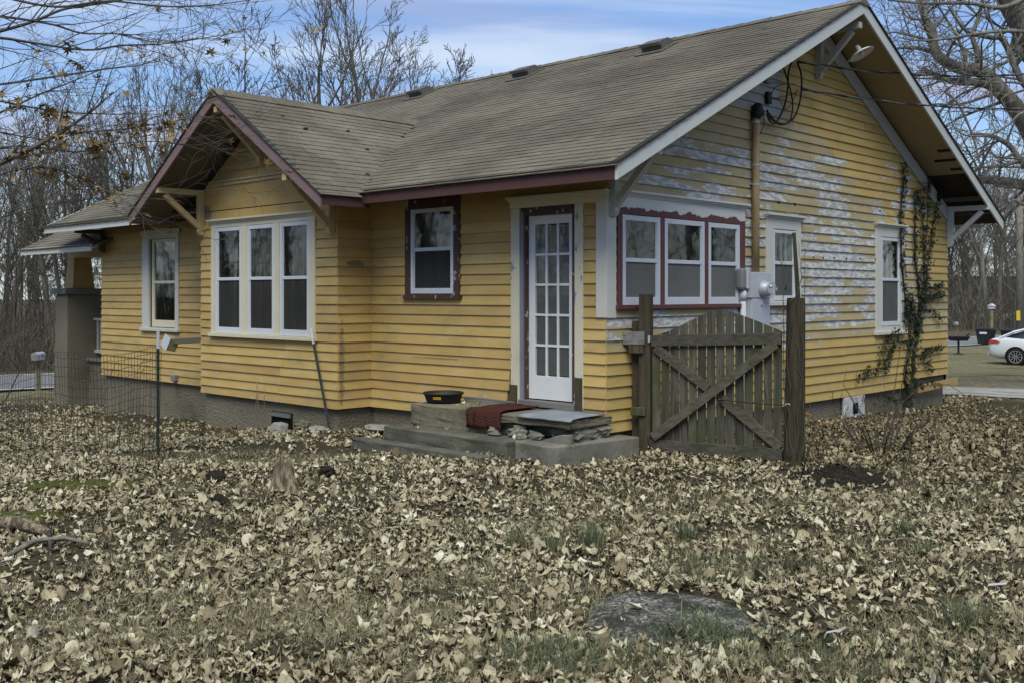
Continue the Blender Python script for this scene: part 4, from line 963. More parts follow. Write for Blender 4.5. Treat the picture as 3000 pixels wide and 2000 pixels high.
# the round mossy post with a climbing stem and a thin stake
pp = np.array((1.665, .915)); rp = thing('round_gate_post', (pp[0], pp[1], -.22), 'thick dark mossy round post with a creeper twining up it', 'post')
prf = []; 
for z, r in [(-.5, .102), (-.2, .104), (.3, .10), (.8, .095), (1.2, .092), (1.36, .09), (1.395, .086), (1.40, .0)]: prf.append((z, r))
o = MB().lathe((pp[0], pp[1], 0), (.006, .01, 1), prf, 22).build('trunk', M_POST, rp, smooth=False)
q = np.random.default_rng(3)
vs_ = MB()
for k in range(5):
    th = q.uniform(-2.6, -.2); pts = []; z = -.2
    while z < 1.42 + .1 * k:
        th += q.normal(0, .16) + .03; pts.append((pp[0] + math.cos(th) * .108, pp[1] + math.sin(th) * .108, z)); z += .09
    for e in range(3): pts.append((pts[-1][0] + q.normal(0, .03) - .01, pts[-1][1] + q.normal(0, .02), pts[-1][2] + .06))
    vs_.tube(pts, np.linspace(.006, .002, len(pts)), 4)
pts = [on(x, y, 1, .86) for x, y in [(2300, 850), (2306, 830), (2300, 800), (2290, 770), (2283, 762)]]; vs_.tube(pts, [.007, .007, .006, .005, .004], 5)
pts = [on(x, y, 1, .82) for x, y in [(2292, 915), (2320, 880), (2336, 865), (2342, 840)]]; vs_.tube(pts, .004, 4)
vs_.build('creeper', M_BARKDK, rp, smooth=True)
MB().bar(on(2344, 968, 1, .93), on(2326, 682, 1, .93), .045, .035, (0, 1, 0), .03, .025).build('stake', M_POST, rp, bevel=.004)
# square post by the house, with its blocks
sp = thing('square_gate_post', (.27, .33, -.22), 'square timber gate post with nailed spacer blocks beside the steps', 'post')
SF = GF
MB().fb(SF, -.135, -.012, -.5, 1.435, -.10, .03).build('main_post', M_POST2, sp, bevel=.006)
MB().fb(SF, -.235, -.15, -.5, 1.15, -.16, -.06).build('side_post', M_POST2, sp, bevel=.005)
MB().fb(SF, -.149, -.137, -.5, 1.15, -.15, -.07).build('side_board', M_POST2, sp)
MB().fb(SF, -.30, -.065, .905, 1.04, .031, .07).build('spacer_block', M_GREYWD, sp, bevel=.005)
MB().fb(SF, -.235, -.08, .815, .90, .031, .065).build('spacer_block', M_POST2, sp, bevel=.005)
MB().fb(SF, -.22, -.06, .16, .25, .031, .06).build('spacer_block', M_GATE, sp, bevel=.005)
mb = MB(); mb.fb(SF, -.03, -.008, .93, 1.0, .03, .05); mb.build('latch', M_GALV, sp)

# ------------------------------------------------------------------ electric gear on the gable
ms = thing('service_mast', (.10, 2.855, 1.72), 'tan painted electric mast with black weatherhead and looping cables', 'conduit')
MB().tube([(.085, 2.855, 1.70), (.085, 2.855, 2.4), (.085, 2.857, 3.64)], .046, 16).build('pipe', M_TANPIPE, ms, smooth=True)
for z in (2.78, 3.02, 3.55): MB().lathe((.085, 2.856, z), (0, 0, 1), [(0, .05), (.022, .05)], 16).build('strap', M_GALV, ms)
for z in (2.79,): MB().box(.02, .06, 2.80, 2.91, z, z + .02).build('strap', M_GALV, ms)
MB().lathe((.085, 2.857, 3.60), (0, .25, 1), [(0, .055), (.06, .06), (.12, .075), (.17, .065), (.20, .04), (.21, 0)], 14).build('weatherhead', M_BLACK, ms, smooth=True)
MB().lathe((.09, 2.90, 3.70), (.3, 1, -.4), [(0, .05), (.06, .055), (.065, .03)], 12).build('weatherhead_mouth', M_BLACK, ms)
def cable(pts, r, par, nm='cable', mat=None):
    P0 = np.array(pts, float); n = len(P0); t = np.linspace(0, n - 1, n * 8); out = []
    for v in t:                                             # Catmull-Rom
        i = min(int(v), n - 2); f = v - i; a, b, c, d = P0[max(i - 1, 0)], P0[i], P0[i + 1], P0[min(i + 2, n - 1)]
        out.append(.5 * (2 * b + (c - a) * f + (2 * a - 5 * b + 4 * c - d) * f * f + (3 * b - a - 3 * c + d) * f ** 3))
    return MB().tube(out, r, 6).build(nm, mat or M_BLACK, par, smooth=True)
G0 = lambda x, y, n=.12: on(x, y, 0, n)
cable([G0(2248, 322), G0(2252, 350), G0(2270, 362), G0(2296, 318), G0(2308, 260), G0(2310, 215), G0(2320, 180, .08)], .0125, ms)
cable([G0(2246, 324), G0(2256, 346), G0(2290, 366), G0(2326, 345), G0(2345, 290), G0(2348, 225), G0(2336, 183, .08)], .0125, ms)
cable([G0(2248, 326), G0(2275, 358), G0(2310, 360), G0(2322, 320), G0(2318, 275), G0(2302, 220), G0(2294, 198, .06)], .011, ms)
cable([G0(2256, 290, .06), G0(2270, 258, .1), G0(2300, 247, .1), G0(2330, 248, .08)], .005, ms)
cable([G0(2256, 292, .06), G0(2290, 285, .1), G0(2325, 275, .1), G0(2338, 262, .08)], .005, ms)
cable([G0(2256, 290, .06), G0(2285, 296, .1), G0(2296, 318, .1), G0(2315, 310, .1), G0(2334, 268, .08)], .005, ms)
cable([G0(2236, 340, .1), G0(2238, 365, .09), G0(2226, 395, .07)], .005, ms)
cable([G0(2252, 240, .06), G0(2300, 246, .09)], .005, ms)
MB().box(.024, .075, 3.14, 3.24, 4.10, 4.16).build('bracket_box', M_GREYDK, ms)
MB().box(.024, .08, 3.17, 3.26, 3.84, 3.99).build('terminal_box', M_BLACK, ms, bevel=.008)
def drop(p, q, sag, r, name, lab):
    p, q = np.array(p, float), np.array(q, float); t = np.linspace(0, 1, 40)
    c = p + (q - p) * t[:, None]; c[:, 2] -= sag * 4 * t * (1 - t)
    root = thing(name, p, lab, 'cable', 'overhead service cables')
    for k in range(3):
        ph = t * 90 + k * 2.094; o = np.stack([np.zeros_like(t), np.cos(ph) * r * .9, np.sin(ph) * r * .9], -1)
        MB().tube(c + o * (0 if k == 9 else 1), r * (.75 if k else .6), 5).build('strand', M_STEELW if k == 0 else M_BLACK, root, smooth=True)
UPOLE = at(3560, 160, 19)
drop(G0(2336, 182, .08), UPOLE + (0, 0, .35), .42, .013, 'overhead_cable', 'upper twisted overhead cable leaving the gable wall')
drop(G0(2346, 262, .08), UPOLE + (0, 0, -.55), .35, .012, 'overhead_cable', 'lower twisted overhead cable leaving the gable wall')
upz = gnd(UPOLE[0], UPOLE[1])
mb = MB(); mb.tube([(UPOLE[0], UPOLE[1], upz - .5), (UPOLE[0], UPOLE[1], UPOLE[2] + 1.2)], [.14, .10], 12); mb.build('utility_pole', M_BARK, label='timber pole carrying the house service cables', cat='pole')
mt = thing('electric_meter', (.15, 2.85, 1.08), 'grey electric meter cabinet with a round glass meter', 'meter box')
FGm = FG
mb = MB(); mb.fb(FG, 2.64, 3.06, .78, 1.70, .024, .16); mb.build('cabinet', M_GREYBOX, mt, bevel=.008)
MB().fb(FG, 2.62, 3.08, 1.39, 1.705, .02, .172).build('upper_cover', M_GREYBOX, mt, bevel=.006)
MB().fb(FG, 2.645, 3.055, .785, 1.375, .1605, .168).build('lower_cover', M_GREYBOX, mt, bevel=.004)
MB().fb(FG, 2.83, 2.86, 1.30, 1.36, .168, .185).build('latch', M_GALV, mt)
mc = (.172, 2.87, 1.50)
MB().lathe(mc, (1, 0, 0), [(0, .10), (.02, .105), (.04, .092), (.10, .085), (.105, .05)], 24).build('meter_ring', M_GALV, mt, smooth=True)
MB().lathe((.27, 2.87, 1.50), (1, 0, 0), [(0, .082), (.05, .078), (.07, .06), (.075, 0)], 24).build('glass_cover', M_CLEAR, mt, smooth=True)
MB().lathe((.275, 2.87, 1.50), (1, 0, 0), [(0, .062), (.004, .062), (.005, 0)], 20).build('dial', M_BALLAST, mt)
mb = MB(); mb.box(.281, .284, 2.83, 2.91, 1.515, 1.53); mb.build('dial_bar', M_BLACK, mt)
jb = thing('junction_box', (.1, 2.52, 1.48), 'small rounded grey junction box feeding a plastic pipe', 'junction box')
mb = MB(); mb.fb(FG, 2.47, 2.60, 1.49, 1.75, .024, .13); mb.build('body', M_GREYDK, jb, bevel=.03)
MB().fb(FG, 2.55, 2.61, 1.50, 1.74, .131, .142).build('lid', M_PVC, jb, bevel=.012)
MB().tube([(.075, 2.575, 1.49), (.075, 2.575, -.3)], .038, 14).build('pipe', M_PVC, jb, smooth=True)
MB().tube([(.075, 2.575, 1.36), (.075, 2.575, 1.47)], .046, 14).build('collar', M_PVC, jb, smooth=True)
# barn lamp under the peak
lp = np.array(on(2525, 158, 0, .52)); lm = thing('gable_lamp', lp, 'white enamel barn lamp on a bent arm under the gable peak', 'lamp')
cable([(.03, 4.95, 4.62), (.18, 4.93, 4.56), (.36, 4.90, 4.66), lp + (-.04, -.03, .11)], .012, lm, 'arm', M_GALV)
ax_ = np.array((.45, .10, -.85)); MB().lathe(lp + (-.05, -.02, .09), ax_, [(-.03, .02), (0, .032), (.05, .035), (.06, .05), (.085, .13), (.115, .172), (.118, .168), (.09, .12), (.07, .045)], 26).build('shade', M_LAMP, lm, smooth=True)
MB().lathe(lp + (-.02, -.01, .03), ax_, [(-.01, .02), (.03, .032), (.06, .03), (.075, .0)], 14).build('bulb', M_BALLAST, lm, smooth=True)
for i, (y, z) in enumerate([(3.53, 2.62), (3.95, 2.62), (4.45, 1.93), (4.72, 1.93), (5.05, 1.94), (5.42, 1.94), (5.85, 1.95), (6.35, 1.95), (6.52, 2.68)]):
    MB().lathe((.018, y, z), (1, 0, 0), [(0, .016), (.014, .016)], 10).build('drill_hole', M_DARKGAP, wallg)

# ------------------------------------------------------------------ fence, steel posts, spout, mailboxes
def tpost(p, q, lab, tip=.2, w=.032):
    p, q = np.array(p, float), np.array(q, float); root = thing('steel_fence_post', p, lab, 'post'); d = (q - p) / np.linalg.norm(q - p); m = q - d * tip
    a = RT
    mb = MB(); mb.bar(p - d * .3, m, w, .006, -FW); mb.bar(p - d * .3 + FW * .014, m + FW * .014, .006, w * .8, -FW)
    for i in range(14):
        c = p + (m - p) * (i + .5) / 14; mb.bar(c - FW * .004 - d * .01, c - FW * .004 + d * .01, .012, .012, -FW)
    mb.build('shaft', M_TPOST, root)
    mb = MB(); mb.bar(m + d * .0005, q, w, .0062, -FW); mb.bar(m + FW * .014 + d * .0005, q + FW * .014, .0062, w * .8, -FW); mb.build('tip', M_TTIP, root)
tp = np.array((-3.65, -3.094, gnd(-3.65, -3.094)))
tpost(tp, (tp[0], tp[1], 1.055), 'upright green steel post holding the wire fence')
tpost(on(963, 1243, 1, -.62), on(911, 963, 1, -.615), 'green steel post leaning against the bay window sill')
fe = at(-60, 1000, 12.6); fe[2] = 0
fence = thing('wire_fence', (tp[0], tp[1], tp[2]), 'sagging welded wire fence strung left of the steel post', 'fence')
fm = MB(); q = np.random.default_rng(8); NV = 62; fd = fe[:2] - tp[:2]
hz_ = [.86, .80, .70, .60, .50, .40, .30, .20, .10, .0, -.1, -.19]
def fpt(t, z):
    p = tp[:2] + fd * t; return np.array([p[0] + .04 * math.sin(t * 9), p[1] + .05 * math.sin(t * 6 + z), z + gnd(p[0], p[1]) - tp[2] + .035 * math.sin(t * 11 + z * 3) - .02 * math.sin(t * math.pi)])
for k in range(NV):
    t = k / (NV - 1); dx = q.normal(0, .006); fm.tube([fpt(t + dx * (.86 - z), z) for z in (hz_[0], .55, .3, 0, hz_[-1])], .0029, 3, False)
for z in hz_: fm.tube([fpt(t, z + q.normal(0, .008)) for t in np.linspace(0, 1, 30)], .0031, 3, False)
fm.build('wire_mesh', M_WIRE, fence)
fc = MB()
for k in range(3):
    pts = [fpt(.02 + .33 * t + .05 * k, .70 - .12 * k + .05 * math.sin(t * 13 + k) + .04 * math.sin(t * 31)) for t in np.linspace(0, 1, 26)]; fc.tube(pts, .003, 3, False)
fc.build('creeper', M_TWIG, fence)
MB().tube([at(x, y, 11.2) for x, y in [(-30, 1215), (20, 1165), (60, 1080), (80, 1010), (86, 985)]], [.007, .007, .006, .005, .004], 5).build('leaning_switch', M_BARKDK, label='thin dark stick leaning on the wire fence', cat='stick')
# the cut-off spout standing out beside the bay
sp0 = on(588, 990, 1, -.18); sp1 = on(507, 1000, 1, -.62)
spt = thing('metal_spout', sp0, 'brown square downspout stub with a bright tilted metal box end', 'downspout')
w_in = np.array((BX0 + .02, -.20, sp0[2] + .01)); MB().bar(w_in, sp1, .075, .085).build('tube', M_SPOUT, spt, bevel=.006)
bc = sp1 + np.array((-.10, -.10, -.01)); 
d_ = (sp1 - w_in) / np.linalg.norm(sp1 - w_in)
bc = at(490, 1003, depth_of(sp1)); nw = -RT * .62 - FW * .72 + UP * .22; nw /= np.linalg.norm(nw); tilt_ = RT * .45 + UP * .9
MB().bar(bc - nw * .13, bc + nw * .02, .19, .19, tilt_).build('elbow', M_BRASS, spt, bevel=.006)
MB().bar(bc + nw * .0205, bc + nw * .034, .20, .20, tilt_).build('end_plate', M_TINBOX, spt, bevel=.004)
def mailbox(p, h, face, lab, sz=.5):
    p = np.array(p, float); root = thing('mailbox', p, lab, 'mailbox'); f = np.array([math.cos(face), math.sin(face), 0]); s = np.array([-f[1], f[0], 0])
    MB().bar(p - (0, 0, .3), p + (0, 0, h - .18), .1, .1, (0, 1, .01)).build('post', wood_post, root)
    pr = [(-.085, 0), (.085, 0), (.085, .12)] + [(.085 * math.cos(a), .12 + .085 * math.sin(a)) for a in np.linspace(.3, math.pi - .3, 7)] + [(-.085, .12)]
    b = p + (0, 0, h - .18); MB().prism([b - f * sz / 2 + s * u + UP * v for u, v in pr], f * sz).build('box', M_GALV, root, smooth=False)
    MB().prism([b + f * (sz / 2 + .001) + s * u * .96 + UP * v * .97 for u, v in pr], f * .012).build('door', M_GREYDK, root)
    MB().bar(b + s * .095 - f * .05 + UP * .08, b + s * .095 - f * .05 + UP * .16, .012, .05, f).build('flag', M_TAIL, root)
wood_post = wood('mailbox_post_wood', (.13, .115, .06), (.23, .205, .12), .4)
pm = G(112, 1143); mailbox(pm, .98, -.75, 'grey arched mailbox on a wooden post by the road edge')
pm2 = G(2801, 983); mailbox(pm2, .92, -1.5, 'pale mailbox on a post across the road beyond the car', .55)
# ------------------------------------------------------------------ stones, stump, logs, slab, mound
def rock(p, r, seed, lab, mat=M_ROCK, name='stone', cat='stone', rough=.28):
    return MB().blob(p, r, seed, 7, 10, rough).build(name, mat, label=lab, cat=cat)
rb = on(812, 1262, 1, -.80); mb = MB(); mb.prism([(-5.16, -.84, -.50), (-4.84, -.80, -.50), (-4.88, -.74, -.27), (-5.02, -.76, -.25), (-5.13, -.81, -.37)], (.02, .13, 0)); mb.build('stone', M_ROCK, bevel=.02, label='pale angular stone leaning below the crawl vent', cat='stone')
rock((-4.32, -.75, -.24), (.15, .10, .07), 4, 'rounded tan stone at the foot of the leaning post', M_CONCTAN)
rock((-3.95, -.80, -.25), (.16, .10, .04), 6, 'flat grey stone at the bay corner')
rock((-3.35, -.28, -.22), (.28, .14, .03), 7, 'thin grey paving scrap by the inside corner')
sc = G(838, 1440); stp = thing('tree_stump', (sc[0], sc[1], sc[2]), 'small bleached jagged stump among the leaves', 'stump')
mb = MB(); k = 14; q = np.random.default_rng(6); V = []
lv = [(-.1, .20), (0, .15), (.06, .105), (.14, .085), (.22, .07), (.27, .055)]
for z, r in lv:
    for j in range(k):
        a = 2 * math.pi * j / k; rr_ = r * (1 + .35 * math.sin(a * 3 + 1) * (1 - z * 2) + q.normal(0, .10)); V.append((sc[0] + rr_ * math.cos(a) - z * .15, sc[1] + rr_ * math.sin(a), sc[2] + z + (q.uniform(-.05, .05) if z > .2 else 0)))
V.append((sc[0] - .04, sc[1], sc[2] + .2)); n_ = len(lv)
mb.add(V, [(i * k + j, i * k + (j + 1) % k, (i + 1) * k + (j + 1) % k, (i + 1) * k + j) for i in range(n_ - 1) for j in range(k)] + [((n_ - 1) * k + j, (n_ - 1) * k + (j + 1) % k, n_ * k) for j in range(k)])
mb.build('wood', M_STUMP, stp, smooth=False)
for i, (x, y, ln, ang, lab) in enumerate([(632, 1405, .30, .6, 'charred log end lying flat near the stump'), (640, 1478, .18, 1.2, 'short black burnt chunk in front of the stump'), (955, 1392, .16, .2, 'dark bark scrap behind the stump')]):
    p = G(x, y); MB().blob(p + np.array((0, 0, .03)), (ln / 2, .075, .06), 20 + i, 6, 9, .4).build('burnt_log', M_CHAR, label=lab, cat='log')
def stick(pts, r, lab, mat=M_TWIG, name='fallen_stick', cat='stick'):
    MB().tube([p for p in pts], r, 6).build(name, mat, smooth=True, label=lab, cat=cat)
def gp(x, y, h=0): p = G(x, y); return p + np.array((0, 0, h))
stick([gp(20, 1640, .03), gp(100, 1605, .05), gp(190, 1600, .06), gp(260, 1608, .04)], [.016, .018, .015, .01], 'grey weathered branch lying among the leaves', M_BARK2)
stick([gp(-20, 1550, .05), gp(60, 1560, .07), gp(140, 1580, .05)], [.05, .055, .03], 'rotten brown log half buried in leaves', M_STUMP, 'rotten_log', 'log')
stick([gp(140, 1560, .05), gp(146, 1600, .06), gp(148, 1622, .0)], [.012, .014, .012], 'short dark stub standing by the rotten log', M_BARKDK)
stick([gp(130, 1425, .03), gp(190, 1440, .04), gp(245, 1460, .03)], [.006, .006, .004], 'thin pale twig lying on the moss', M_TWIG)
stick([gp(2835, 1395, 0), gp(2842, 1340, .0) + np.array((0, 0, .12)), gp(2848, 1395, .0) + np.array((0, .01, .33))], [.018, .016, .010], 'broken upright brown stem stub beside the yard', M_TWIG, 'broken_stem', 'stem')
for i, (x, y) in enumerate([(758, 1320), (772, 1315), (744, 1318)]):
    p = G(x, y); d = [(0, 0, -.05), (.005, 0, .25), (-.03 + .03 * i, .01, .55), (-.06 + .07 * i, 0, .80)]
    stick([p + np.array(v) for v in d], [.005, .0045, .0035, .002], ['upright slender dry stem rising before the bay wall', 'slender dry stem bent right before the bay wall', 'slender dry stem bent left before the bay wall'][[0, 1, 2][i]], M_BARK2, 'dry_stem', 'stem')
# old concrete well cap in the foreground
scn = G(1960, 1815); wc = thing('concrete_lid', scn, 'weathered round aggregate concrete lid sunk in the leaves', 'lid')
V = [scn + np.array((0, 0, .04))]; q = np.random.default_rng(9); k = 30
rings = [(.18, .038), (.34, .032), (.46, .02), (.55, .0), (.66, -.05)]
for r, h in rings:
    for j in range(k):
        a = 2 * math.pi * j / k; e = r * (1 + .03 * math.sin(3 * a + 1))
        V.append(scn + RT * e * .74 * math.cos(a) + FW * e * .9 * math.sin(a) + UP * (h + .008 + q.normal(0, .003)))
fs = [(0, 1 + j, 1 + (j + 1) % k) for j in range(k)]
for i in range(len(rings) - 1): fs += [(1 + i * k + j, 1 + (i + 1) * k + j, 1 + (i + 1) * k + (j + 1) % k, 1 + i * k + (j + 1) % k) for j in range(k)]
MB().add(V, fs).build('cap', M_AGGR, wc, smooth=True)
mc_ = G(2470, 1400)
V = []; q = np.random.default_rng(10); k = 36; m_ = 9
for i in range(m_ + 1):
    r = i / m_
    for j in range(k):
        a = 2 * math.pi * j / k; h = .10 * math.exp(-(r * 2.1) ** 2) + q.normal(0, .016) - .02 * r
        e = r * (1 + .12 * math.sin(2 * a + .5) + .08 * math.sin(5 * a)); x = mc_[0] + RT[0] * e * .62 * math.cos(a) + FW[0] * e * .95 * math.sin(a); y = mc_[1] + RT[1] * e * .62 * math.cos(a) + FW[1] * e * .95 * math.sin(a)
        V.append((x, y, gnd(x, y) + h))
o = MB().add(V, [(i * k + j, (i + 1) * k + j, (i + 1) * k + (j + 1) % k, i * k + (j + 1) % k) for i in range(m_) for j in range(k)]).build('compost_mound', M_MULCH, smooth=True, label='low mound of black crumbly soil before the gate', cat='mound')
# moss carpets
for i, (x, y, rx, ry, lab) in enumerate([(255, 1425, .62, .28, 'bright green moss carpet near the fence'), (40, 1515, .42, .18, 'mossy patch beside the rotten log')]):
    c = G(x, y); V = [(c[0], c[1], gnd(c[0], c[1]) + .03)]; k = 26; q = np.random.default_rng(i)
    for r in (.35, .7, 1):
        for j in range(k):
            a = 2 * math.pi * j / k; e = r * (1 + q.normal(0, .12)); X = c[0] + RT[0] * rx * e * math.cos(a) + FW[0] * ry * e * math.sin(a); Y = c[1] + RT[1] * rx * e * math.cos(a) + FW[1] * ry * e * math.sin(a)
            V.append((X, Y, gnd(X, Y) + (.03 if r < 1 else -.02) + q.normal(0, .006)))
    MB().add(V, [(0, 1 + j, 1 + (j + 1) % k) for j in range(k)] + [(1 + i_ * k + j, 1 + (i_ + 1) * k + j, 1 + (i_ + 1) * k + (j + 1) % k, 1 + i_ * k + (j + 1) % k) for i_ in range(2) for j in range(k)]).build('moss', M_MOSS, kind='stuff', smooth=True, label=lab)
# ------------------------------------------------------------------ trees
class TB:
    "many tapered tubes gathered into one mesh"
    def __init__(s): s.V = []; s.F = []; s.n = 0
    def tube(s, pts, rad, k=3):
        pts = np.asarray(pts, float); n = len(pts); t = np.gradient(pts, axis=0); t /= np.linalg.norm(t, axis=1)[:, None] + 1e-12
        ref = np.array([.31, .17, .93]) if abs(t[0][2]) < .8 else np.array([.93, .3, .1])
        a = np.cross(t, ref); a /= np.linalg.norm(a, axis=1)[:, None] + 1e-12; b = np.cross(t, a); an = np.arange(k) * 2 * math.pi / k
        V = pts[:, None] + np.asarray(rad)[:, None, None] * (a[:, None] * np.cos(an)[None, :, None] + b[:, None] * np.sin(an)[None, :, None])
        i, j = np.meshgrid(np.arange(n - 1), np.arange(k), indexing='ij'); i = i.ravel(); j = j.ravel(); j2 = (j + 1) % k
        s.F.append(np.stack([i * k + j, i * k + j2, (i + 1) * k + j2, (i + 1) * k + j], -1) + s.n); s.V.append(V.reshape(-1, 3)); s.n += n * k
    def mesh(s, name, smooth=True): return np_mesh(name, np.concatenate(s.V), np.concatenate(s.F), 4, smooth=smooth)
def grow_from(tb, q, p, d, ln, r, lvl, maxl, par, rmin, tips=None):
    n = 5 if lvl < maxl else 4
    d = np.array(d, float); d /= np.linalg.norm(d); pts = [np.array(p, float)]; st = ln / n
    for i in range(n):
        d = d + q.normal(0, par['wob'], 3) + UP * par['trop'][min(lvl, len(par['trop']) - 1)]; d /= np.linalg.norm(d); pts.append(pts[-1] + d * st)
    pts = np.array(pts); rad = np.maximum(r * np.linspace(1, .32, n + 1), rmin)
    tb.tube(pts, rad, 5 if lvl <= 1 else 3)
    if tips is not None and lvl >= maxl - 1: tips.append((pts, d))
    if lvl >= maxl: return
    nc = par['kids'][min(lvl, len(par['kids']) - 1)]; nc = max(1, int(round(nc * q.uniform(.75, 1.25))))
    for c in range(nc):
        f = q.uniform(.22, 1.0) if c else 1.0
        x = f * n; i = min(int(x), n - 1); b = pts[i] + (pts[i + 1] - pts[i]) * (x - i); t = pts[i + 1] - pts[i]; t /= np.linalg.norm(t)
        s = np.cross(t, q.normal(0, 1, 3)); s /= np.linalg.norm(s) + 1e-9; ang = q.uniform(*par['ang'])
        grow_from(tb, q, b, t * math.cos(ang) + s * math.sin(ang), ln * q.uniform(*par['len']) * (1.05 - .45 * f), max(rad[i] * q.uniform(.42, .66), rmin), lvl + 1, maxl, par, rmin, tips)
def make_tree_meshes(seed, h, r0, par, fork=.35, rmin=.008, maxl=4, limbs=9, lean=.06):
    q = np.random.default_rng(seed); trunk = TB(); crown = TB()
    n = 10; pts = [np.zeros(3) - UP * .4]; d = np.array([q.normal(0, lean), q.normal(0, lean), 1.])
    for i in range(n): d = d + q.normal(0, .045, 3) * (1, 1, .2); d /= np.linalg.norm(d); pts.append(pts[-1] + d * h * .82 / n)
    pts = np.array(pts); rad = r0 * np.linspace(1, .16, n + 1) ** .85; rad[0] *= 1.25; trunk.tube(pts, rad, 9)
    for c in range(limbs):
        f = fork + (1 - fork) * (c + q.uniform(.0, .9)) / limbs; x = min(f, .995) * n; i = min(int(x), n - 1); b = pts[i] + (pts[i + 1] - pts[i]) * (x - i)
        a = q.uniform(0, 6.283) + c * 2.4; up = q.uniform(*par['up']); v = np.array([math.cos(a), math.sin(a), up])
        grow_from(crown, q, b, v, h * q.uniform(.22, .40) * (1.25 - .6 * f), rad[i] * q.uniform(.4, .62), 1, maxl, par, rmin)
    mt = trunk.mesh('trunk'); mc = crown.mesh('crown'); return mt, mc
WOODP = dict(wob=.13, trop=[.05, .07, .06, .03], kids=[7, 6, 5, 4], ang=(.35, .95), len=(.42, .72), up=(.5, 1.8))
TALLP = dict(wob=.11, trop=[.1, .12, .08, .03], kids=[6, 5, 4, 4], ang=(.3, .75), len=(.45, .75), up=(1.1, 2.6))
variants = []
for i in range(7):
    P_ = WOODP if i % 2 else TALLP; h = [13, 11, 16, 12, 14, 10, 17][i]
    mt_, mc_2 = make_tree_meshes(50 + i, h, [.17, .15, .24, .13, .20, .12, .26][i], P_, [.34, .25, .42, .3, .36, .22, .4][i], .011, 4, [9, 10, 9, 8, 9, 9, 10][i])
    m_ = [M_BARK, M_BARKDK, M_BARK2][i % 3]; mt_.materials.append(m_); mc_2.materials.append(m_); variants.append((mt_, mc_2, h))
KIND = ['upright grey brown', 'spreading dark barked', 'tall pale barked', 'spreading grey brown', 'upright dark barked', 'low spreading pale barked', 'tallest grey brown']
def tree(v, x, y, s, rz, label, group, lean=0, name='bare_tree'):
    label = label.replace('KIND', KIND[v])
    mt_, mc_2, h = variants[v]; root = thing(name, (x, y, gnd(x, y) - .05), label, 'tree', group, local=True); root.rotation_euler = (lean, lean * .5, rz); root.scale = (s, s, s)
    obj('trunk', mt_, root); obj('crown', mc_2, root); return root
q = np.random.default_rng(21)
def place(px, depth, v, s, label, group):
    p = CAM + depth * ray(px, 864); tree(v, p[0], p[1], s, q.uniform(0, 6.28), label, group, q.normal(0, .03))
LW = 'KIND bare tree in the thicket across the road from the porch'
for i in range(64):                                       # woods across the road, left of the house
    px = -190 + 900 * ((i * .618) % 1); dp = q.uniform(37, 66); place(px, dp, int(q.integers(0, 7)), q.uniform(.5, .86) * (dp / 52) ** .5, LW, 'bare trees in the thicket across the road')
for px, dp, v, s, lab in [(880, 40, 2, .90, 'tall bare tree with a forked trunk rising behind the roof'), (742, 38, 4, .92, 'slim bare tree standing behind the bay gable'), (985, 43, 6, .82, 'straight pale bare tree behind the low roof end'),
                          (1085, 40, 2, .95, 'bare tree leaning right above the roof ridge'), (1225, 50, 4, 1.02, 'spreading bare tree showing over the roof ridge'), (1345, 66, 1, 1.62, 'fine twigged distant treetop above the ridge'), (1250, 60, 5, 1.62, 'feathery bare treetop just over the ridge'), (650, 42, 0, .95, 'bare tree with steep branches left of the bay peak')]:
    place(px, dp, v, s, lab, None)
RW_ = 'KIND bare tree in the woods beyond the parked car'
for i in range(46):
    px = 2700 + 480 * ((i * .618 + .3) % 1); dp = q.uniform(84, 125); place(px, dp, int(q.integers(0, 7)), q.uniform(.75, 1.2), RW_, 'bare trees beyond the parked car')
# trees across the yard, mirrored in the window panes
for i in range(70):
    a = -2.9 + 4.35 * i / 69; rr_ = q.uniform(19, 32); x = 3 + rr_ * math.cos(a) * 1.1; y = -4 + rr_ * math.sin(a)
    tree(int(q.integers(0, 7)), x, y, q.uniform(.7, 1.1), q.uniform(0, 6), 'KIND bare tree mirrored in the window panes', 'yard trees mirrored in the windows')

# the big spreading tree past the gable end
bt = TB(); bb = TB(); q = np.random.default_rng(31); BD = 23.0
def limb(pix, r0, r1, depths=None, tb=None, kids=10, kl=1.7):
    n = len(pix); dd = depths or [BD] * n; P_ = np.array([at(x, y, d) for (x, y), d in zip(pix, dd)])
    t = np.linspace(0, n - 1, n * 5); pts = []
    for v in t:
        i = min(int(v), n - 2); f = v - i; a, b, c, d = P_[max(i - 1, 0)], P_[i], P_[i + 1], P_[min(i + 2, n - 1)]
        pts.append(.5 * (2 * b + (c - a) * f + (2 * a - 5 * b + 4 * c - d) * f * f + (3 * b - a - 3 * c + d) * f ** 3))
    pts = np.array(pts); rad = np.linspace(r0, r1, len(pts)); (tb or bb).tube(pts, rad, 8)
    par = dict(wob=.16, trop=[0, -.01, -.03, -.02], kids=[6, 5, 4, 3], ang=(.45, 1.1), len=(.5, .8))
    for k in range(kids):
        i = int(q.uniform(.15, 1) * (len(pts) - 2)); s = q.normal(0, 1, 3); tt = pts[i + 1] - pts[i]; tt /= np.linalg.norm(tt); s = s - tt * (s @ tt)
        grow_from(bb, q, pts[i], s / np.linalg.norm(s) + tt * .5, kl * q.uniform(.6, 1.3), min(rad[i] * .42, .045), 2, 4, par, .0062)
tb_base = at(3230, 864, BD + 1); bz = gnd(tb_base[0], tb_base[1])
bt.tube([(tb_base[0], tb_base[1], bz - .5), (tb_base[0], tb_base[1], bz + 1), at(3190, 560, BD + .6), at(3110, 330, BD + .3), at(3040, 130, BD), at(2950, -40, BD - .3), at(2890, -260, BD - .5), at(2860, -520, BD - .5)], [.62, .5, .44, .40, .36, .33, .26, .15], 12)
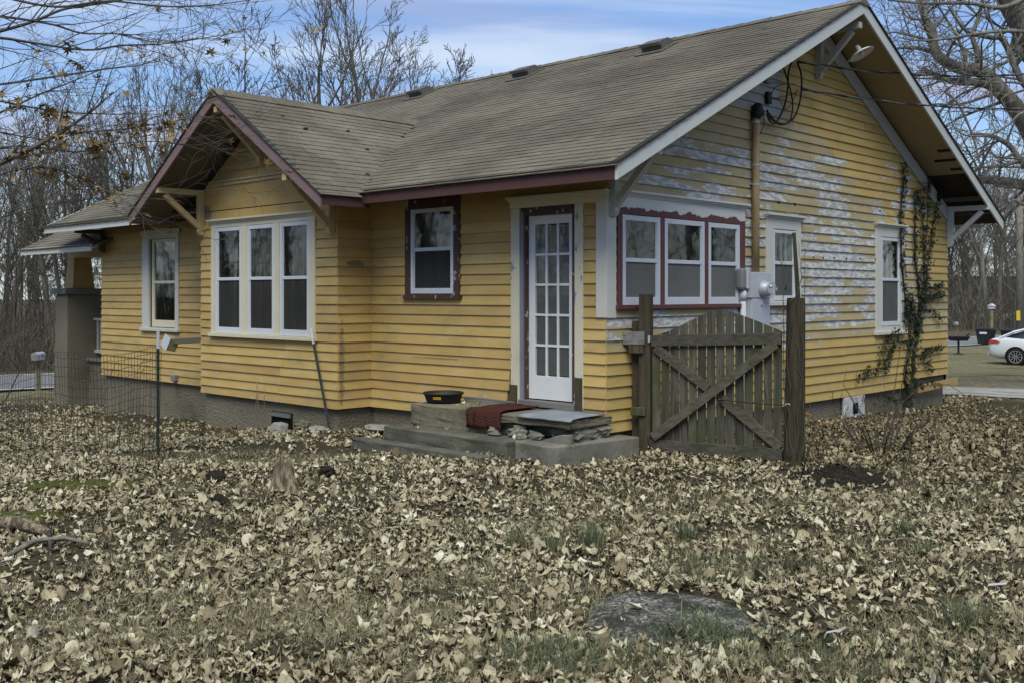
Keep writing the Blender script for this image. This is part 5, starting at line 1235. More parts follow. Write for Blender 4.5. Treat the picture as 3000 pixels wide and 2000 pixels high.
limb([(3190, 560), (3070, 470), (2985, 330), (2935, 270), (2880, 212), (2805, 198), (2745, 160), (2728, 95), (2705, 40), (2690, -40)], .24, .055, [23.6, 23.4, 23.2, 23, 23, 22.8, 22.6, 22.6, 22.5, 22.5], kids=16)
limb([(2962, 300), (2920, 262), (2865, 242), (2800, 240), (2745, 222), (2700, 203)], .12, .05, kids=9)
limb([(2740, 155), (2690, 142), (2640, 141), (2615, 150)], .06, .02, kids=6, kl=1.2)
limb([(2872, 212), (2862, 150), (2850, 105), (2870, 40), (2885, -40)], .075, .03, kids=9)
limb([(2830, 197), (2825, 150), (2790, 120), (2760, 108)], .04, .015, kids=5, kl=1.)
limb([(3060, 240), (2995, 155), (2972, 140), (2982, 80), (2975, 10)], .12, .07, kids=8)
limb([(3200, 620), (3090, 560), (2990, 541), (2920, 530), (2868, 528), (2830, 520)], .17, .05, [24, 24, 24, 24, 23.8, 23.6], kids=10)
limb([(3120, 570), (3020, 500), (2985, 465), (2960, 430), (2920, 405), (2880, 396), (2838, 398)], .09, .035, kids=9)
limb([(2990, 470), (2940, 485), (2890, 490), (2850, 492)], .05, .02, kids=6, kl=1.1)
limb([(3150, 420), (3050, 300), (2990, 230), (2940, 120), (2900, 110), (2830, 90), (2780, 20)], .10, .03, [22, 22, 22, 22, 21.8, 21.6, 21.5], kids=14)
limb([(3120, 130), (3010, 95), (2900, 95), (2790, 112), (2700, 120), (2630, 110)], .045, .012, [20] * 6, kids=14, kl=1.2)
limb([(3100, 330), (3000, 330), (2950, 370), (2880, 400), (2800, 380), (2770, 270)], .03, .012, [20] * 6, kids=10, kl=1.2)
limb([(2770, 270), (2810, 310), (2850, 400), (2870, 480)], .03, .02, [21] * 4, kids=8, kl=1.)
limb([(3100, -60), (2950, 20), (2840, 10), (2700, 10), (2600, 0)], .06, .02, [21] * 5, kids=14, kl=1.5)
limb([(3150, 700), (3060, 640), (2980, 590), (2960, 600), (2935, 650)], .05, .02, [23] * 5, kids=6, kl=1.)
big = thing('spreading_tree', (tb_base[0], tb_base[1], bz), 'huge spreading bare tree with crooked limbs beyond the gable', 'tree')
obj('trunk', bt.mesh('trunk'), big, M_BARK2); obj('crown', bb.mesh('crown'), big, M_BARK2)

# the near maple at the left, its dry leaves still clinging
nb = TB(); q = np.random.default_rng(41); tips = []
par_n = dict(wob=.10, trop=[0, .01, .01], kids=[5, 4, 3], ang=(.35, .9), len=(.45, .75))
def near_limb(pix, r0, r1, d0, d1, kids, kl=.75):
    n = len(pix); P_ = np.array([at(x, y, d0 + (d1 - d0) * i / (n - 1)) for i, (x, y) in enumerate(pix)]); t = np.linspace(0, n - 1, n * 5); pts = []
    for v in t:
        i = min(int(v), n - 2); f = v - i; a, b, c, d = P_[max(i - 1, 0)], P_[i], P_[i + 1], P_[min(i + 2, n - 1)]
        pts.append(.5 * (2 * b + (c - a) * f + (2 * a - 5 * b + 4 * c - d) * f * f + (3 * b - a - 3 * c + d) * f ** 3))
    pts = np.array(pts); rad = np.linspace(r0, r1, len(pts)) * .68; nb.tube(pts, rad, 6)
    for k in range(kids):
        i = int(q.uniform(.05, 1) * (len(pts) - 2)); tt = pts[i + 1] - pts[i]; tt /= np.linalg.norm(tt); s = q.normal(0, 1, 3) + UP * .2; s = s - tt * (s @ tt); s /= np.linalg.norm(s)
        grow_from(nb, q, pts[i], tt * .9 + s * q.uniform(.3, .8), kl * q.uniform(.5, 1.4), min(rad[i] * .55, .008), 2, 4, par_n, .0018, tips)
    return pts
leaf_lines = []
near_limb([(-420, 170), (-200, 140), (0, 92), (103, 62), (192, 27), (340, 4), (480, -30)], .034, .010, 9.2, 9.8, 14)
near_limb([(-420, 60), (-150, 40), (0, 49), (147, 71), (241, 98), (348, 100), (446, 123), (536, 120), (600, 105)], .024, .004, 9, 10, 14)
near_limb([(-420, 120), (-150, 105), (0, 112), (89, 125), (250, 147), (357, 134), (473, 130), (600, 112), (714, 92)], .026, .005, 8.8, 10.2, 14)
near_limb([(-420, 300), (-150, 262), (0, 248), (178, 223), (295, 205), (424, 188), (491, 152)], .024, .004, 9, 10, 12)
leaf_lines.append(near_limb([(-420, 250), (-150, 270), (0, 297), (156, 326), (312, 335), (446, 335), (540, 350)], .022, .003, 9.4, 10, 12))
leaf_lines.append(near_limb([(-420, 620), (-200, 555), (0, 480), (89, 438), (192, 380), (268, 326), (312, 288)], .046, .012, 9.3, 9.6, 10))
leaf_lines.append(near_limb([(60, 450), (170, 397), (357, 380), (469, 362), (580, 344), (650, 345)], .016, .003, 9.4, 10.2, 12))
leaf_lines.append(near_limb([(-40, 440), (71, 429), (223, 446), (290, 429), (446, 415), (560, 430), (616, 451)], .016, .003, 9.4, 10.2, 12))
near_limb([(-420, -60), (-100, -30), (150, 20), (312, 4), (491, 20), (647, 13), (760, -5)], .024, .006, 9.2, 9.9, 12)
leaf_lines.append(near_limb([(-200, 640), (-40, 540), (40, 500), (170, 497), (312, 560), (430, 580), (530, 590)], .02, .003, 9.5, 10, 12))
near_limb([(-420, 760), (-150, 690), (0, 640), (140, 600), (300, 580)], .02, .005, 9.6, 10.3, 10)
near_limb([(-420, 420), (-180, 380), (0, 330), (110, 280), (230, 232), (330, 190)], .022, .005, 9.5, 10.3, 10)
near_limb([(-300, 480), (-60, 392), (60, 400), (160, 420), (260, 470), (330, 440)], .014, .003, 9.6, 10.3, 10)
tl = at(-620, 864, 9.3); tz = gnd(tl[0], tl[1])
maple = thing('maple_tree', (tl[0], tl[1], tz), 'bare maple reaching thin branches with clinging tan leaves', 'tree')
tt_ = TB(); tt_.tube([(tl[0], tl[1], tz - .4), (tl[0], tl[1], tz + .5), at(-600, 600, 9.3), at(-560, 300, 9.3), at(-500, 60, 9.3), at(-450, -300, 9.3)], [.26, .2, .17, .14, .11, .07], 10)
for y in (170, 60, 120, 300, 250, 620, -60, 760, 420): tt_.tube([at(-575, y + 90, 9.3), at(-500, y + 30, 9.25), at(-418, y, 9.2)], [.05, .045, .036], 7)
obj('trunk', tt_.mesh('trunk'), maple, M_BARK); obj('branches', nb.mesh('branches'), maple, M_BARK)
# leaf shapes
def lobed(seed, n=5, deep=.5):
    q2 = np.random.default_rng(seed); V = [(0, 0)]; m = n * 2 + 1
    for i in range(m + 2):
        a = -2.5 + 5.0 * i / (m + 1); lobe = 1.0 if i % 2 == 1 else deep; r = lobe * (1 - .25 * abs(a) / 2.5) * q2.uniform(.85, 1.12); V.append((r * math.sin(a), r * math.cos(a)))
    return np.array(V)
def leaf3(seed, n=5, deep=.5, curl=.5, cup=.3, fold=0., asp=1.):
    p = lobed(seed, n, deep); q2 = np.random.default_rng(seed + 99); x, y = p[:, 0], p[:, 1]
    z = fold * np.abs(x) + curl * x * x * q2.choice([-1, 1], p=[.35, .65]) + cup * y * y * q2.choice([-1, 1], p=[.4, .6]) + q2.normal(0, .2, len(p)) * (np.hypot(x, y))
    V = np.stack([x * asp * (1 - .25 * abs(curl)) * (1 - .3 * abs(fold)), y, z], -1); m = len(p)
    F = np.array([(0, i, i + 1) for i in range(1, m - 1)]); return V, F
def leafgrid(seed, roll, cup, prof=(.12, .85, .72, .10), asp=.8):
    q2 = np.random.default_rng(seed); V = []
    for j, y in enumerate((-1., -.32, .36, 1.)):
        for i, x in enumerate((-1., -.34, .34, 1.)):
            w = prof[j] * asp * q2.uniform(.85, 1.15); xx = x * w; yy = y * (1 if abs(x) < .5 else .82) + (q2.normal(0, .12) if abs(x) > .5 else 0)
            a = xx * roll; s = 1 if roll > 0 else -1; r = 1 / abs(roll)
            V.append((r * math.sin(abs(a)) * np.sign(xx) if abs(a) < 1.5 else r * np.sign(xx), yy, s * r * (1 - math.cos(a)) + cup * yy * yy + q2.normal(0, .11)))
    F = [(j * 4 + i, j * 4 + i + 1, j * 4 + i + 5) for j in range(3) for i in range(3)] + [(j * 4 + i, j * 4 + i + 5, j * 4 + i + 4) for j in range(3) for i in range(3)]
    return np.array(V), np.array(F)
lm_ = []
for i in range(4):
    V, F = leaf3(300 + i, 5, .45, .5, .35); me = np_mesh('dry_leaf', V * .068, F, 3, smooth=True); me.materials.append(M_TLEAF); lm_.append(me)
cnt = 0
def hang(p):
    o = obj('dry_leaf', lm_[int(q.integers(0, 4))], maple); s = q.uniform(.65, 1.25)
    M = Matrix.Translation(Vector(p) - maple.location) @ Matrix.Rotation(q.uniform(0, 6.28), 4, 'Z') @ Matrix.Rotation(q.uniform(1.8, 3.6), 4, 'X') @ Matrix.Rotation(q.normal(0, .5), 4, 'Y') @ Matrix.Scale(s, 4)
    o.matrix_local = M
for L_ in leaf_lines:
    for c in range(7):
        i = int(q.uniform(.36, .72) * (len(L_) - 1))
        for k in range(int(q.integers(4, 9))): hang(L_[i] + q.normal(0, .06, 3) * (1, 1, .8) - UP * .03)
for k in range(90):
    pts_, d_ = tips[int(q.integers(0, len(tips)))]; hang(pts_[-1] - UP * .02)

# ------------------------------------------------------------------ brush along the woods edge, far-off thicket
def brush(name, n, sampler, hmin, hmax, seed, lab, r=.012, bend=.35):
    q2 = np.random.default_rng(seed); tb = TB(); rnd = []
    for i in range(n):
        x, y = sampler(q2); z = gnd(x, y) - .05; h = q2.uniform(hmin, hmax) * q2.uniform(.4, 1); d = q2.normal(0, bend, 3); d[2] = 1; d /= np.linalg.norm(d); p = np.array([x, y, z]); pts = [p]
        sag = q2.normal(0, .30, 3); sag[2] = -abs(q2.normal(0, .25))
        for j in range(4): d = d + sag * .55; d /= np.linalg.norm(d); p = p + d * h / 4; pts.append(p)
        tb.tube(pts, r * np.linspace(1, .3, 5) * q2.uniform(.6, 1.5), 3); rnd += [q2.random()] * 15
    me = np_mesh(name, np.concatenate(tb.V), np.concatenate(tb.F), 4, {'rnd': rnd}); obj(name, me, None, M_BRUSH, kind='stuff', label=lab)
def s_left(q2):
    t = q2.uniform(-34, 30); o = RW + 1.2 + abs(q2.normal(0, 4.5)); c = RP + RD * t + RN * o; return c[0], c[1]
brush('woodland_brush', 7000, s_left, 1.2, 4.6, 61, 'tangled dead brush along the far road edge', .011)
def s_left2(q2):
    t = q2.uniform(-40, 50); o = RW + 8 + q2.uniform(0, 30); c = RP + RD * t + RN * o; return c[0], c[1]
brush('woodland_brush', 5200, s_left2, 2.5, 8.5, 63, 'dense bare saplings deeper in the woods', .018, .22)
def s_right(q2):
    d = q2.uniform(80, 128); p = CAM + d * ray(q2.uniform(2680, 3200), 864); return p[0], p[1]
brush('woodland_brush', 4200, s_right, 2.0, 8.0, 62, 'grey brush and saplings beyond the parked car', .017, .2)

def s_yard(q2):
    a = q2.uniform(-3.0, 1.45); r = q2.uniform(22, 40); return 3 + r * 1.1 * math.cos(a), -4 + r * math.sin(a)
brush('woodland_brush', 4500, s_yard, 3.5, 11.5, 64, 'unseen bare saplings added to darken the window reflections', .032, .2)  # out-of-view brush, added so the panes mirror less bright sky
# ------------------------------------------------------------------ ivy, bare shrub
q = np.random.default_rng(71); iv = thing('ivy_vine', (.1, 7.5, -.33), 'dark ivy climbing the gable corner from a thick stem', 'ivy'); ist = TB(); lp_ = []
def ivy(pix, r0, r1, dens, spread=.05):
    P_ = np.array([on(x, y, 0, .045) for x, y in pix]); n = len(P_); pts = []
    for v in np.linspace(0, n - 1, n * 7):
        i = min(int(v), n - 2); pts.append(P_[i] + (P_[i + 1] - P_[i]) * (v - i) + q.normal(0, .008, 3))
    pts = np.array(pts); ist.tube(pts, np.linspace(r0, r1, len(pts)) * .65, 5); ln = np.linalg.norm(np.diff(P_, axis=0), axis=1).sum()
    for k in range(int(dens * ln * 1.3)):
        p = pts[int(q.uniform(0, len(pts) - 1))]; lp_.append(p + np.array([abs(q.normal(0, .025)) + .005, q.normal(0, spread), q.normal(0, spread)]))
ivy([(2660, 1190), (2672, 1120), (2676, 1040), (2690, 960), (2695, 900), (2690, 830), (2682, 760), (2680, 680), (2682, 600), (2684, 560)], .055, .008, 100, .055)
ivy([(2664, 1185), (2650, 1100), (2662, 1020), (2668, 940), (2650, 860), (2640, 780), (2638, 700), (2640, 620), (2644, 540), (2648, 486)], .04, .006, 95, .045)
ivy([(2690, 940), (2702, 860), (2708, 780), (2704, 700), (2700, 620), (2698, 530)], .02, .005, 85, .04)
ivy([(2696, 900), (2715, 820), (2722, 740), (2734, 660), (2746, 590), (2750, 555)], .016, .005, 95, .045)
ivy([(2706, 780), (2718, 620), (2716, 520)], .01, .004, 60, .03)
ivy([(2672, 1000), (2620, 1000), (2600, 1040), (2590, 1080), (2540, 1090), (2505, 1105)], .012, .004, 75, .05)
ivy([(2640, 960), (2605, 985), (2585, 1010), (2570, 1070)], .01, .004, 60, .045)
ivy([(2700, 880), (2730, 870), (2766, 862)], .010, .003, 130, .035); ivy([(2700, 850), (2740, 840), (2762, 836)], .009, .003, 70, .03)
ivy([(2706, 905), (2735, 915), (2755, 945)], .008, .003, 60, .04); ivy([(2700, 1030), (2730, 1022), (2758, 1015)], .009, .003, 110, .025)
ivy([(2690, 1040), (2715, 1060), (2730, 1075)], .008, .003, 90, .05); ivy([(2640, 1180), (2600, 1165), (2560, 1165)], .008, .003, 60, .04); ivy([(2680, 1130), (2720, 1122), (2760, 1130)], .008, .003, 50, .03)
ivy([(2648, 930), (2660, 880), (2680, 930), (2690, 980)], .02, .01, 260, .08)
obj('stem', ist.mesh('stem'), iv, M_BARKDK)
Vt, Ft = leaf3(5, 3, .6, .25, .2); LP = np.array(lp_); m_ = len(LP); A = q.uniform(0, 6.28, m_); Sz = q.uniform(.022, .045, m_)
ca, sa = np.cos(A), np.sin(A); tl_ = q.normal(.5, .35, m_)
U = np.stack([np.sin(tl_) * .5, ca, sa], -1); Wv = np.stack([q.normal(.2, .3, m_), -sa, ca], -1); Nn = np.cross(U, Wv)
VV = LP[:, None] + Sz[:, None, None] * (Vt[None, :, :1] * U[:, None] + Vt[None, :, 1:2] * Wv[:, None] + Vt[None, :, 2:] * Nn[:, None])
FF = Ft[None] + (np.arange(m_) * len(Vt))[:, None, None]
obj('leaves', np_mesh('leaves', VV.reshape(-1, 3), FF.reshape(-1, 3), 3, {'rnd': np.repeat(q.random(m_), len(Vt))}), iv, M_IVY, kind='stuff')
sh = G(2580, 1325); shr = thing('bare_shrub', sh, 'cut back bare shrub with twiggy regrowth before the gable', 'shrub'); tb = TB()
par_s = dict(wob=.14, trop=[.02, .03, .02], kids=[3, 3, 2], ang=(.25, .8), len=(.4, .8))
for i in range(18):
    a = q.uniform(0, 6.28); d = np.array([math.cos(a) * .8, math.sin(a) * .8, .8]); b = sh + np.array([math.cos(a) * .08, math.sin(a) * .08, -.08]); tb.tube([b, b + d * .18, b + d * .30 + UP * .05], [.014, .011, .008], 5)
    grow_from(tb, q, b + d * .28 + UP * .05, d + UP * .3, q.uniform(.15, .38), .006, 1, 4, par_s, .0017)
for pix in ([(2590, 1290), (2604, 1220), (2622, 1130), (2634, 1040), (2640, 985)], [(2600, 1290), (2630, 1180), (2650, 1090), (2662, 1010)], [(2540, 1230), (2510, 1190), (2470, 1125), (2480, 1085)], [(2545, 1230), (2530, 1160), (2532, 1150)], [(2590, 1250), (2640, 1180), (2700, 1130), (2780, 1125), (2860, 1180)]):
    tb.tube([at(x, y, depth_of(sh) + .1 * i) for i, (x, y) in enumerate(pix)], np.linspace(.008, .002, len(pix)), 4)
obj('stems', tb.mesh('stems'), shr, M_BARKDK)
for pix, lab in (([(2340, 1420), (2378, 1290), (2384, 1230), (2372, 1180)], 'thin bare sapling stem beside the round gate post'), ([(2945, 1345), (2952, 1260), (2966, 1205)], 'thin dry stalk standing at the yard edge'), ([(2880, 1240), (2868, 1190), (2860, 1180)], 'short dry stalk near the drive')):
    p0 = G(*pix[0]); dd = depth_of(p0); MB().tube([at(x, y, dd) for x, y in pix], np.linspace(.007, .003, len(pix)), 4).build('dry_stem', M_TWIG, smooth=True, label=lab, cat='stem')
def tw(pix, lab): 
    dd = depth_of(G(*pix[0])); MB().tube([at(x, y, dd - .02 * i) for i, (x, y) in enumerate(pix)], np.linspace(.006, .003, len(pix)), 4).build('bare_runner', M_BARK2, smooth=True, label=lab, cat='twig')
tw([(2350, 1262), (2400, 1245), (2450, 1240), (2490, 1215)], 'pale runner twig arching over the leaves by the post')
MB().tube([at(x, y, 11.6) for x, y in [(2350, 1205), (2375, 1215), (2400, 1235), (2420, 1242)]], .007, 5).build('orange_cord', material('orange_cord', lambda g: (.42, .13, .04), .6, .3), smooth=True, label='orange cord trailing on the leaves by the post', cat='cord')
# ------------------------------------------------------------------ white saloon car on the grass
wp = G(2977, 1069); ch = R(4)                              # heading of the car
car = thing('white_car', (wp[0], wp[1], wp[2]), 'white saloon car parked on the grass beside the drive', 'car', local=True)
car.rotation_euler = (0, 0, ch); CL = 4.87
# local frame: x forward from the rear axle (rear bumper at -1.05), y left, near side at -y
car.location = (wp[0] - math.sin(ch) * -.82, wp[1] - math.cos(ch) * -.82 * -1 * -1 + .0, wp[2])
car.location = Vector((wp[0], wp[1], wp[2])) + Vector((-math.sin(ch) * .82, math.cos(ch) * .82, 0))
X = [-1.05, -1.0, -.8, -.45, 0, .45, .9, 1.5, 2.1, 2.7, 3.1, 3.5, 3.75, 3.82]
low = [.42, .30, .22, .20, .20, .20, .20, .19, .19, .20, .22, .26, .34, .45]
belt = [.84, .97, 1.04, 1.07, 1.05, 1.02, 1.01, .99, .97, .94, .90, .80, .66, .56]
hw = [.70, .82, .89, .92, .925, .925, .92, .915, .915, .915, .90, .84, .70, .58]
sec = []
for x, l, b, w_ in zip(X, low, belt, hw):
    h = b - l; sec.append([(x, -w_ * .90, l), (x, -w_ * .985, l + h * .25), (x, -w_, l + h * .55), (x, -w_ * .975, l + h * .80), (x, -w_ * .93, l + h * .95), (x, -w_ * .80, b), (x, 0, b + .03),
                (x, w_ * .80, b), (x, w_ * .93, l + h * .95), (x, w_ * .975, l + h * .80), (x, w_, l + h * .55), (x, w_ * .985, l + h * .25), (x, w_ * .90, l), (x, 0, l - .01)])
k = 14; V = [p for s_ in sec for p in s_]; F = [(i * k + j, (i + 1) * k + j, (i + 1) * k + (j + 1) % k, i * k + (j + 1) % k) for i in range(len(sec) - 1) for j in range(k)] + [tuple(range(k)), tuple((len(sec) - 1) * k + j for j in reversed(range(k)))]
def local(mb, name, mat, par, smooth=False, sub=0):
    me = mb.mesh(name, smooth); o = bpy.data.objects.new(name, me); col.objects.link(o); o.parent = par; me.materials.append(mat)
    if sub: s_ = o.modifiers.new('sub', 'SUBSURF'); s_.levels = sub; s_.render_levels = sub
    return o
body = local(MB().add(V, F), 'body', M_CARPAINT, car, True, 1)
# cabin: glass house and roof skin
gx = [-.55, -.1, .35, .9, 1.5, 2.05, 2.55]; gt = [1.06, 1.26, 1.40, 1.455, 1.46, 1.36, .98]; gw = [.62, .60, .58, .585, .59, .60, .64]
sec = [[(x, -.80 if 0 < i < 6 else -.7, 1.0), (x, -w_ - .03, t - .07), (x, -w_ + .10, t), (x, w_ - .10, t), (x, w_ + .03, t - .07), (x, .80 if 0 < i < 6 else .7, 1.0)] for i, (x, t, w_) in enumerate(zip(gx, gt, gw))]
V = [p for s_ in sec for p in s_]; k = 6
local(MB().add(V, [(i * k + j, (i + 1) * k + j, (i + 1) * k + (j + 1) % k, i * k + (j + 1) % k) for i in range(6) for j in range(k)]), 'windows', M_CARGLASS, car)
Vr = []
for s_ in sec:
    for p in s_[1:5]: Vr.append((p[0], p[1] * 1.015, p[2] + .012))
local(MB().add(Vr, [(i * 4 + j, (i + 1) * 4 + j, (i + 1) * 4 + j + 1, i * 4 + j + 1) for i in range(6) for j in range(3)]), 'roof', M_CARPAINT, car, True)
for s_ in (-1, 1):
    mb = MB()
    for xa, za, xb, zb in [(-.62, 1.03, -.12, 1.27), (-.12, 1.27, .35, 1.40), (.30, 1.0, .42, 1.38), (1.25, .98, 1.22, 1.42), (2.55, .96, 2.05, 1.35)]:
        mb.bar((xa, s_ * .79, za), (xb, s_ * .64, zb), .05 if xa < 0 else .06, .09 if xa < 0 else .07, (0, s_, .4))
    local(mb, 'pillar_trim', M_CARPAINT, car)
    local(MB().prism([(-1.02, s_ * .80, .80), (-.62, s_ * .915, .86), (-.56, s_ * .90, .90), (-.72, s_ * .88, .955), (-.98, s_ * .80, .955)], (0, s_ * .025, 0)), 'tail_light', M_TAIL, car)
    local(MB().box(1.30, 1.50, s_ * .915 - .015, s_ * .915 + .015, .80, .83), 'door_handle', M_CHROME, car)
    local(MB().prism([(2.35, s_ * .83, .98), (2.55, s_ * .83, .98), (2.5, s_ * .83, 1.1), (2.36, s_ * .83, 1.1)], (0, s_ * .18, 0)), 'mirror', M_CARPAINT, car)
    local(MB().prism([(3.35, s_ * .80, .66), (3.72, s_ * .62, .58), (3.68, s_ * .62, .68), (3.3, s_ * .80, .78)], (0, s_ * .09, .0)), 'headlight', M_CARGLASS, car)
local(MB().box(-1.09, -1.04, -.62, .62, .34, .50), 'bumper', M_CARPAINT, car); local(MB().box(-1.10, -1.08, -.25, .25, .66, .78), 'number_plate', M_BALLAST, car)
for x in (0, 2.85):
    for s_ in (-1, 1):
        n = (0, s_, 0); c = (x, s_ * .71, .335)
        local(MB().lathe((x, s_ * .66, .345), n, [(.0, .385), (.262, .385), (.263, .0)], 30), 'wheel_well', M_DARKGAP, car)
        ty = local(MB().lathe(c, n, [(0, .22), (.0, .31), (.03, .335), (.19, .335), (.222, .31), (.222, .245), (.20, .24)], 32), 'wheel', M_TYRE, car, True)
        rm = MB().lathe(c, n, [(.13, .242), (.205, .245), (.210, .225), (.17, .215), (.16, .0)], 32); local(rm, 'rim_dish', M_TYRE, ty)
        sp_ = MB(); sp_.lathe(c, n, [(.16, .05), (.205, .045), (.207, 0)], 14); sp_.lathe(c, n, [(.19, .247), (.213, .247), (.213, .222), (.19, .222)], 32)
        for a in range(10):
            an = a * 2 * math.pi / 10; e = np.array([math.cos(an), 0, math.sin(an)]); cc = np.array(c) + np.array(n) * .198; sp_.bar(cc + e * .03, cc + e * .236, .016, .034, n)
        local(sp_, 'rim', M_RIM, ty)
# ------------------------------------------------------------------ things along the road
bp = G(2888, 1008); bn = thing('wheelie_bin', bp, 'black wheeled rubbish bin at the road edge behind the car', 'bin')
def tap(c, w0, w1, d0, d1, z0, z1):
    x, y, z = c; return MB().hexa([(x - w0, y - d0, z + z0), (x + w0, y - d0, z + z0), (x + w0, y + d0, z + z0), (x - w0, y + d0, z + z0), (x - w1, y - d1, z + z1), (x + w1, y - d1, z + z1), (x + w1, y + d1, z + z1), (x - w1, y + d1, z + z1)])
tap(bp, .33, .44, .34, .42, 0, .82).build('body', M_BIN, bn, bevel=.03); tap(bp, .47, .42, .46, .40, .821, .93).build('lid', M_BIN, bn, bevel=.03)
MB().box(bp[0] - .2, bp[0] + .2, bp[1] - .425, bp[1] - .41, bp[2] + .58, bp[2] + .70).build('label_plate', M_BALLAST, bn)
b2 = bp + np.array((1.05, .9, 0)); bn2 = thing('wheelie_bin', b2, 'second black rubbish bin half hidden behind a wooden post', 'bin')
tap(b2, .33, .42, .34, .42, 0, .76).build('body', M_BIN, bn2, bevel=.03); tap(b2, .45, .42, .46, .40, .761, .85).build('lid', M_BIN, bn2, bevel=.03)
gp_ = G(2808, 1037); gr = thing('pedestal_grill', gp_, 'small dark iron pedestal grill standing on the lawn', 'grill')
MB().tube([gp_ - UP * .2, gp_ + UP * .62], .05, 8).build('pedestal', M_BLACK, gr)
c = gp_ + UP * .62; e = RT * .42; MB().add([c - e * .75 - FW * .25, c + e * .75 - FW * .25, c + e * .75 + FW * .25, c - e * .75 + FW * .25, c - e * 1.15 - FW * .33 + UP * .20, c + e * 1.0 - FW * .33 + UP * .20, c + e * 1.0 + FW * .33 + UP * .20, c - e * 1.15 + FW * .33 + UP * .20], [(3, 2, 1, 0), (0, 1, 5, 4), (1, 2, 6, 5), (2, 3, 7, 6), (3, 0, 4, 7), (4, 5, 6, 7)]).build('firebox', M_BLACK, gr)
MB().bar(c + e * .9 + UP * .22, c + e * 1.25 + UP * .32, .06, .06).build('handle', M_BLACK, gr); MB().lathe(gp_, (0, 0, 1), [(-.05, .26), (.03, .22), (.06, .06)], 12).build('foot', M_MULCH, gr)
l0 = G(2905, 1004); pl = thing('birdhouse_pole', l0, 'wooden pole topped with a white birdhouse near the bins', 'pole')
d0 = depth_of(l0); zt = 1.428 - (905 - YH) * d0 / FPX
MB().tube([l0 - UP * .3, (l0[0], l0[1], zt)], .11, 8).build('pole', wood_post, pl); MB().box(l0[0] - .15, l0[0] + .15, l0[1] - .15, l0[1] + .15, zt + .001, zt + .16).build('birdhouse', M_BALLAST, pl)
MB().prism([(l0[0] - .2, l0[1] - .2, zt + .161), (l0[0] + .2, l0[1] - .2, zt + .161), (l0[0], l0[1] - .2, zt + .3)], (0, .4, 0)).build('birdhouse_roof', M_BALLAST, pl)
u0 = CAM + 74 * ray(2988, 985); uz = gnd(u0[0], u0[1]); ut = thing('roadside_pole', (u0[0], u0[1], uz), 'tall grey utility pole standing by the road', 'pole')
MB().tube([(u0[0], u0[1], uz - .5), (u0[0], u0[1], uz + 11)], [.28, .2], 12).build('shaft', M_BARK2, ut, smooth=True); MB().bar((u0[0] - 1.1, u0[1], uz + 10.2), (u0[0] + 1.1, u0[1], uz + 10.2), .1, .12).build('crossarm', M_BARK, ut)
MB().box(u0[0] - .12, u0[0] + .12, u0[1] - .36, u0[1] - .29, uz + 1.0, uz + 1.7).build('marker_plate', M_YELLOWLBL, ut)
hc = CAM + 118 * ray(2945, 930); hz0 = gnd(hc[0], hc[1]); fh = thing('distant_house', (hc[0], hc[1], hz0), 'pale green house glimpsed between the far trees', 'house')
def orient(c, yaw):
    a, b = np.array([math.cos(yaw), math.sin(yaw), 0]), np.array([-math.sin(yaw), math.cos(yaw), 0]); return Fr(c, a, -b)
HF = orient((hc[0], hc[1], hz0), YAW)
MB().fb(HF, -4.6, 6, -.5, 3.0, -6, 0).build('wall', M_GREENBOARD, fh)
P = HF.p; MB().prism([P(-5, 3.0, .5), P(-5, 3.0, -6.5), P(-5, 5.0, -3)], HF.u * 11.4).build('roof', M_ROOFDK, fh)
for u in (-3.2, .2, 3.6):
    w = MB().fb(HF, u, u + 1.1, 1.0, 2.3, .001, .05).build('window', M_BALLAST, fh); MB().fb(HF, u + .1, u + 1.0, 1.1, 2.2, .0505, .06).build('pane', M_CARGLASS, w)
MB().fb(HF, -1.9, -1.0, 0, 2.1, .001, .06).build('door', M_BALLAST, fh)
vp = CAM + 96 * ray(2912, 950); vz = gnd(vp[0], vp[1]); fv = thing('distant_pickup', (vp[0], vp[1], vz), 'white pickup parked far off among the trees', 'car'); VF = orient((vp[0], vp[1], vz), YAW)
MB().fb(VF, -1.5, 1.9, .42, 1.05, -1.8, 0).build('body', M_CARPAINT, fv, bevel=.08); P = VF.p
MB().prism([P(-.6, 1.051, -.1), P(1.1, 1.051, -.1), P(.8, 1.65, -.2), P(-.4, 1.65, -.2)], -VF.n * 1.5).build('cab', M_CARGLASS, fv); MB().fb(VF, -.42, .82, 1.651, 1.71, -1.6, -.15).build('roof', M_CARPAINT, fv)
for u in (-1.0, 1.3): MB().lathe(P(u, .34, .02), -VF.n, [(0, .34), (.25, .34), (.26, 0)], 16).build('wheel', M_TYRE, fv)

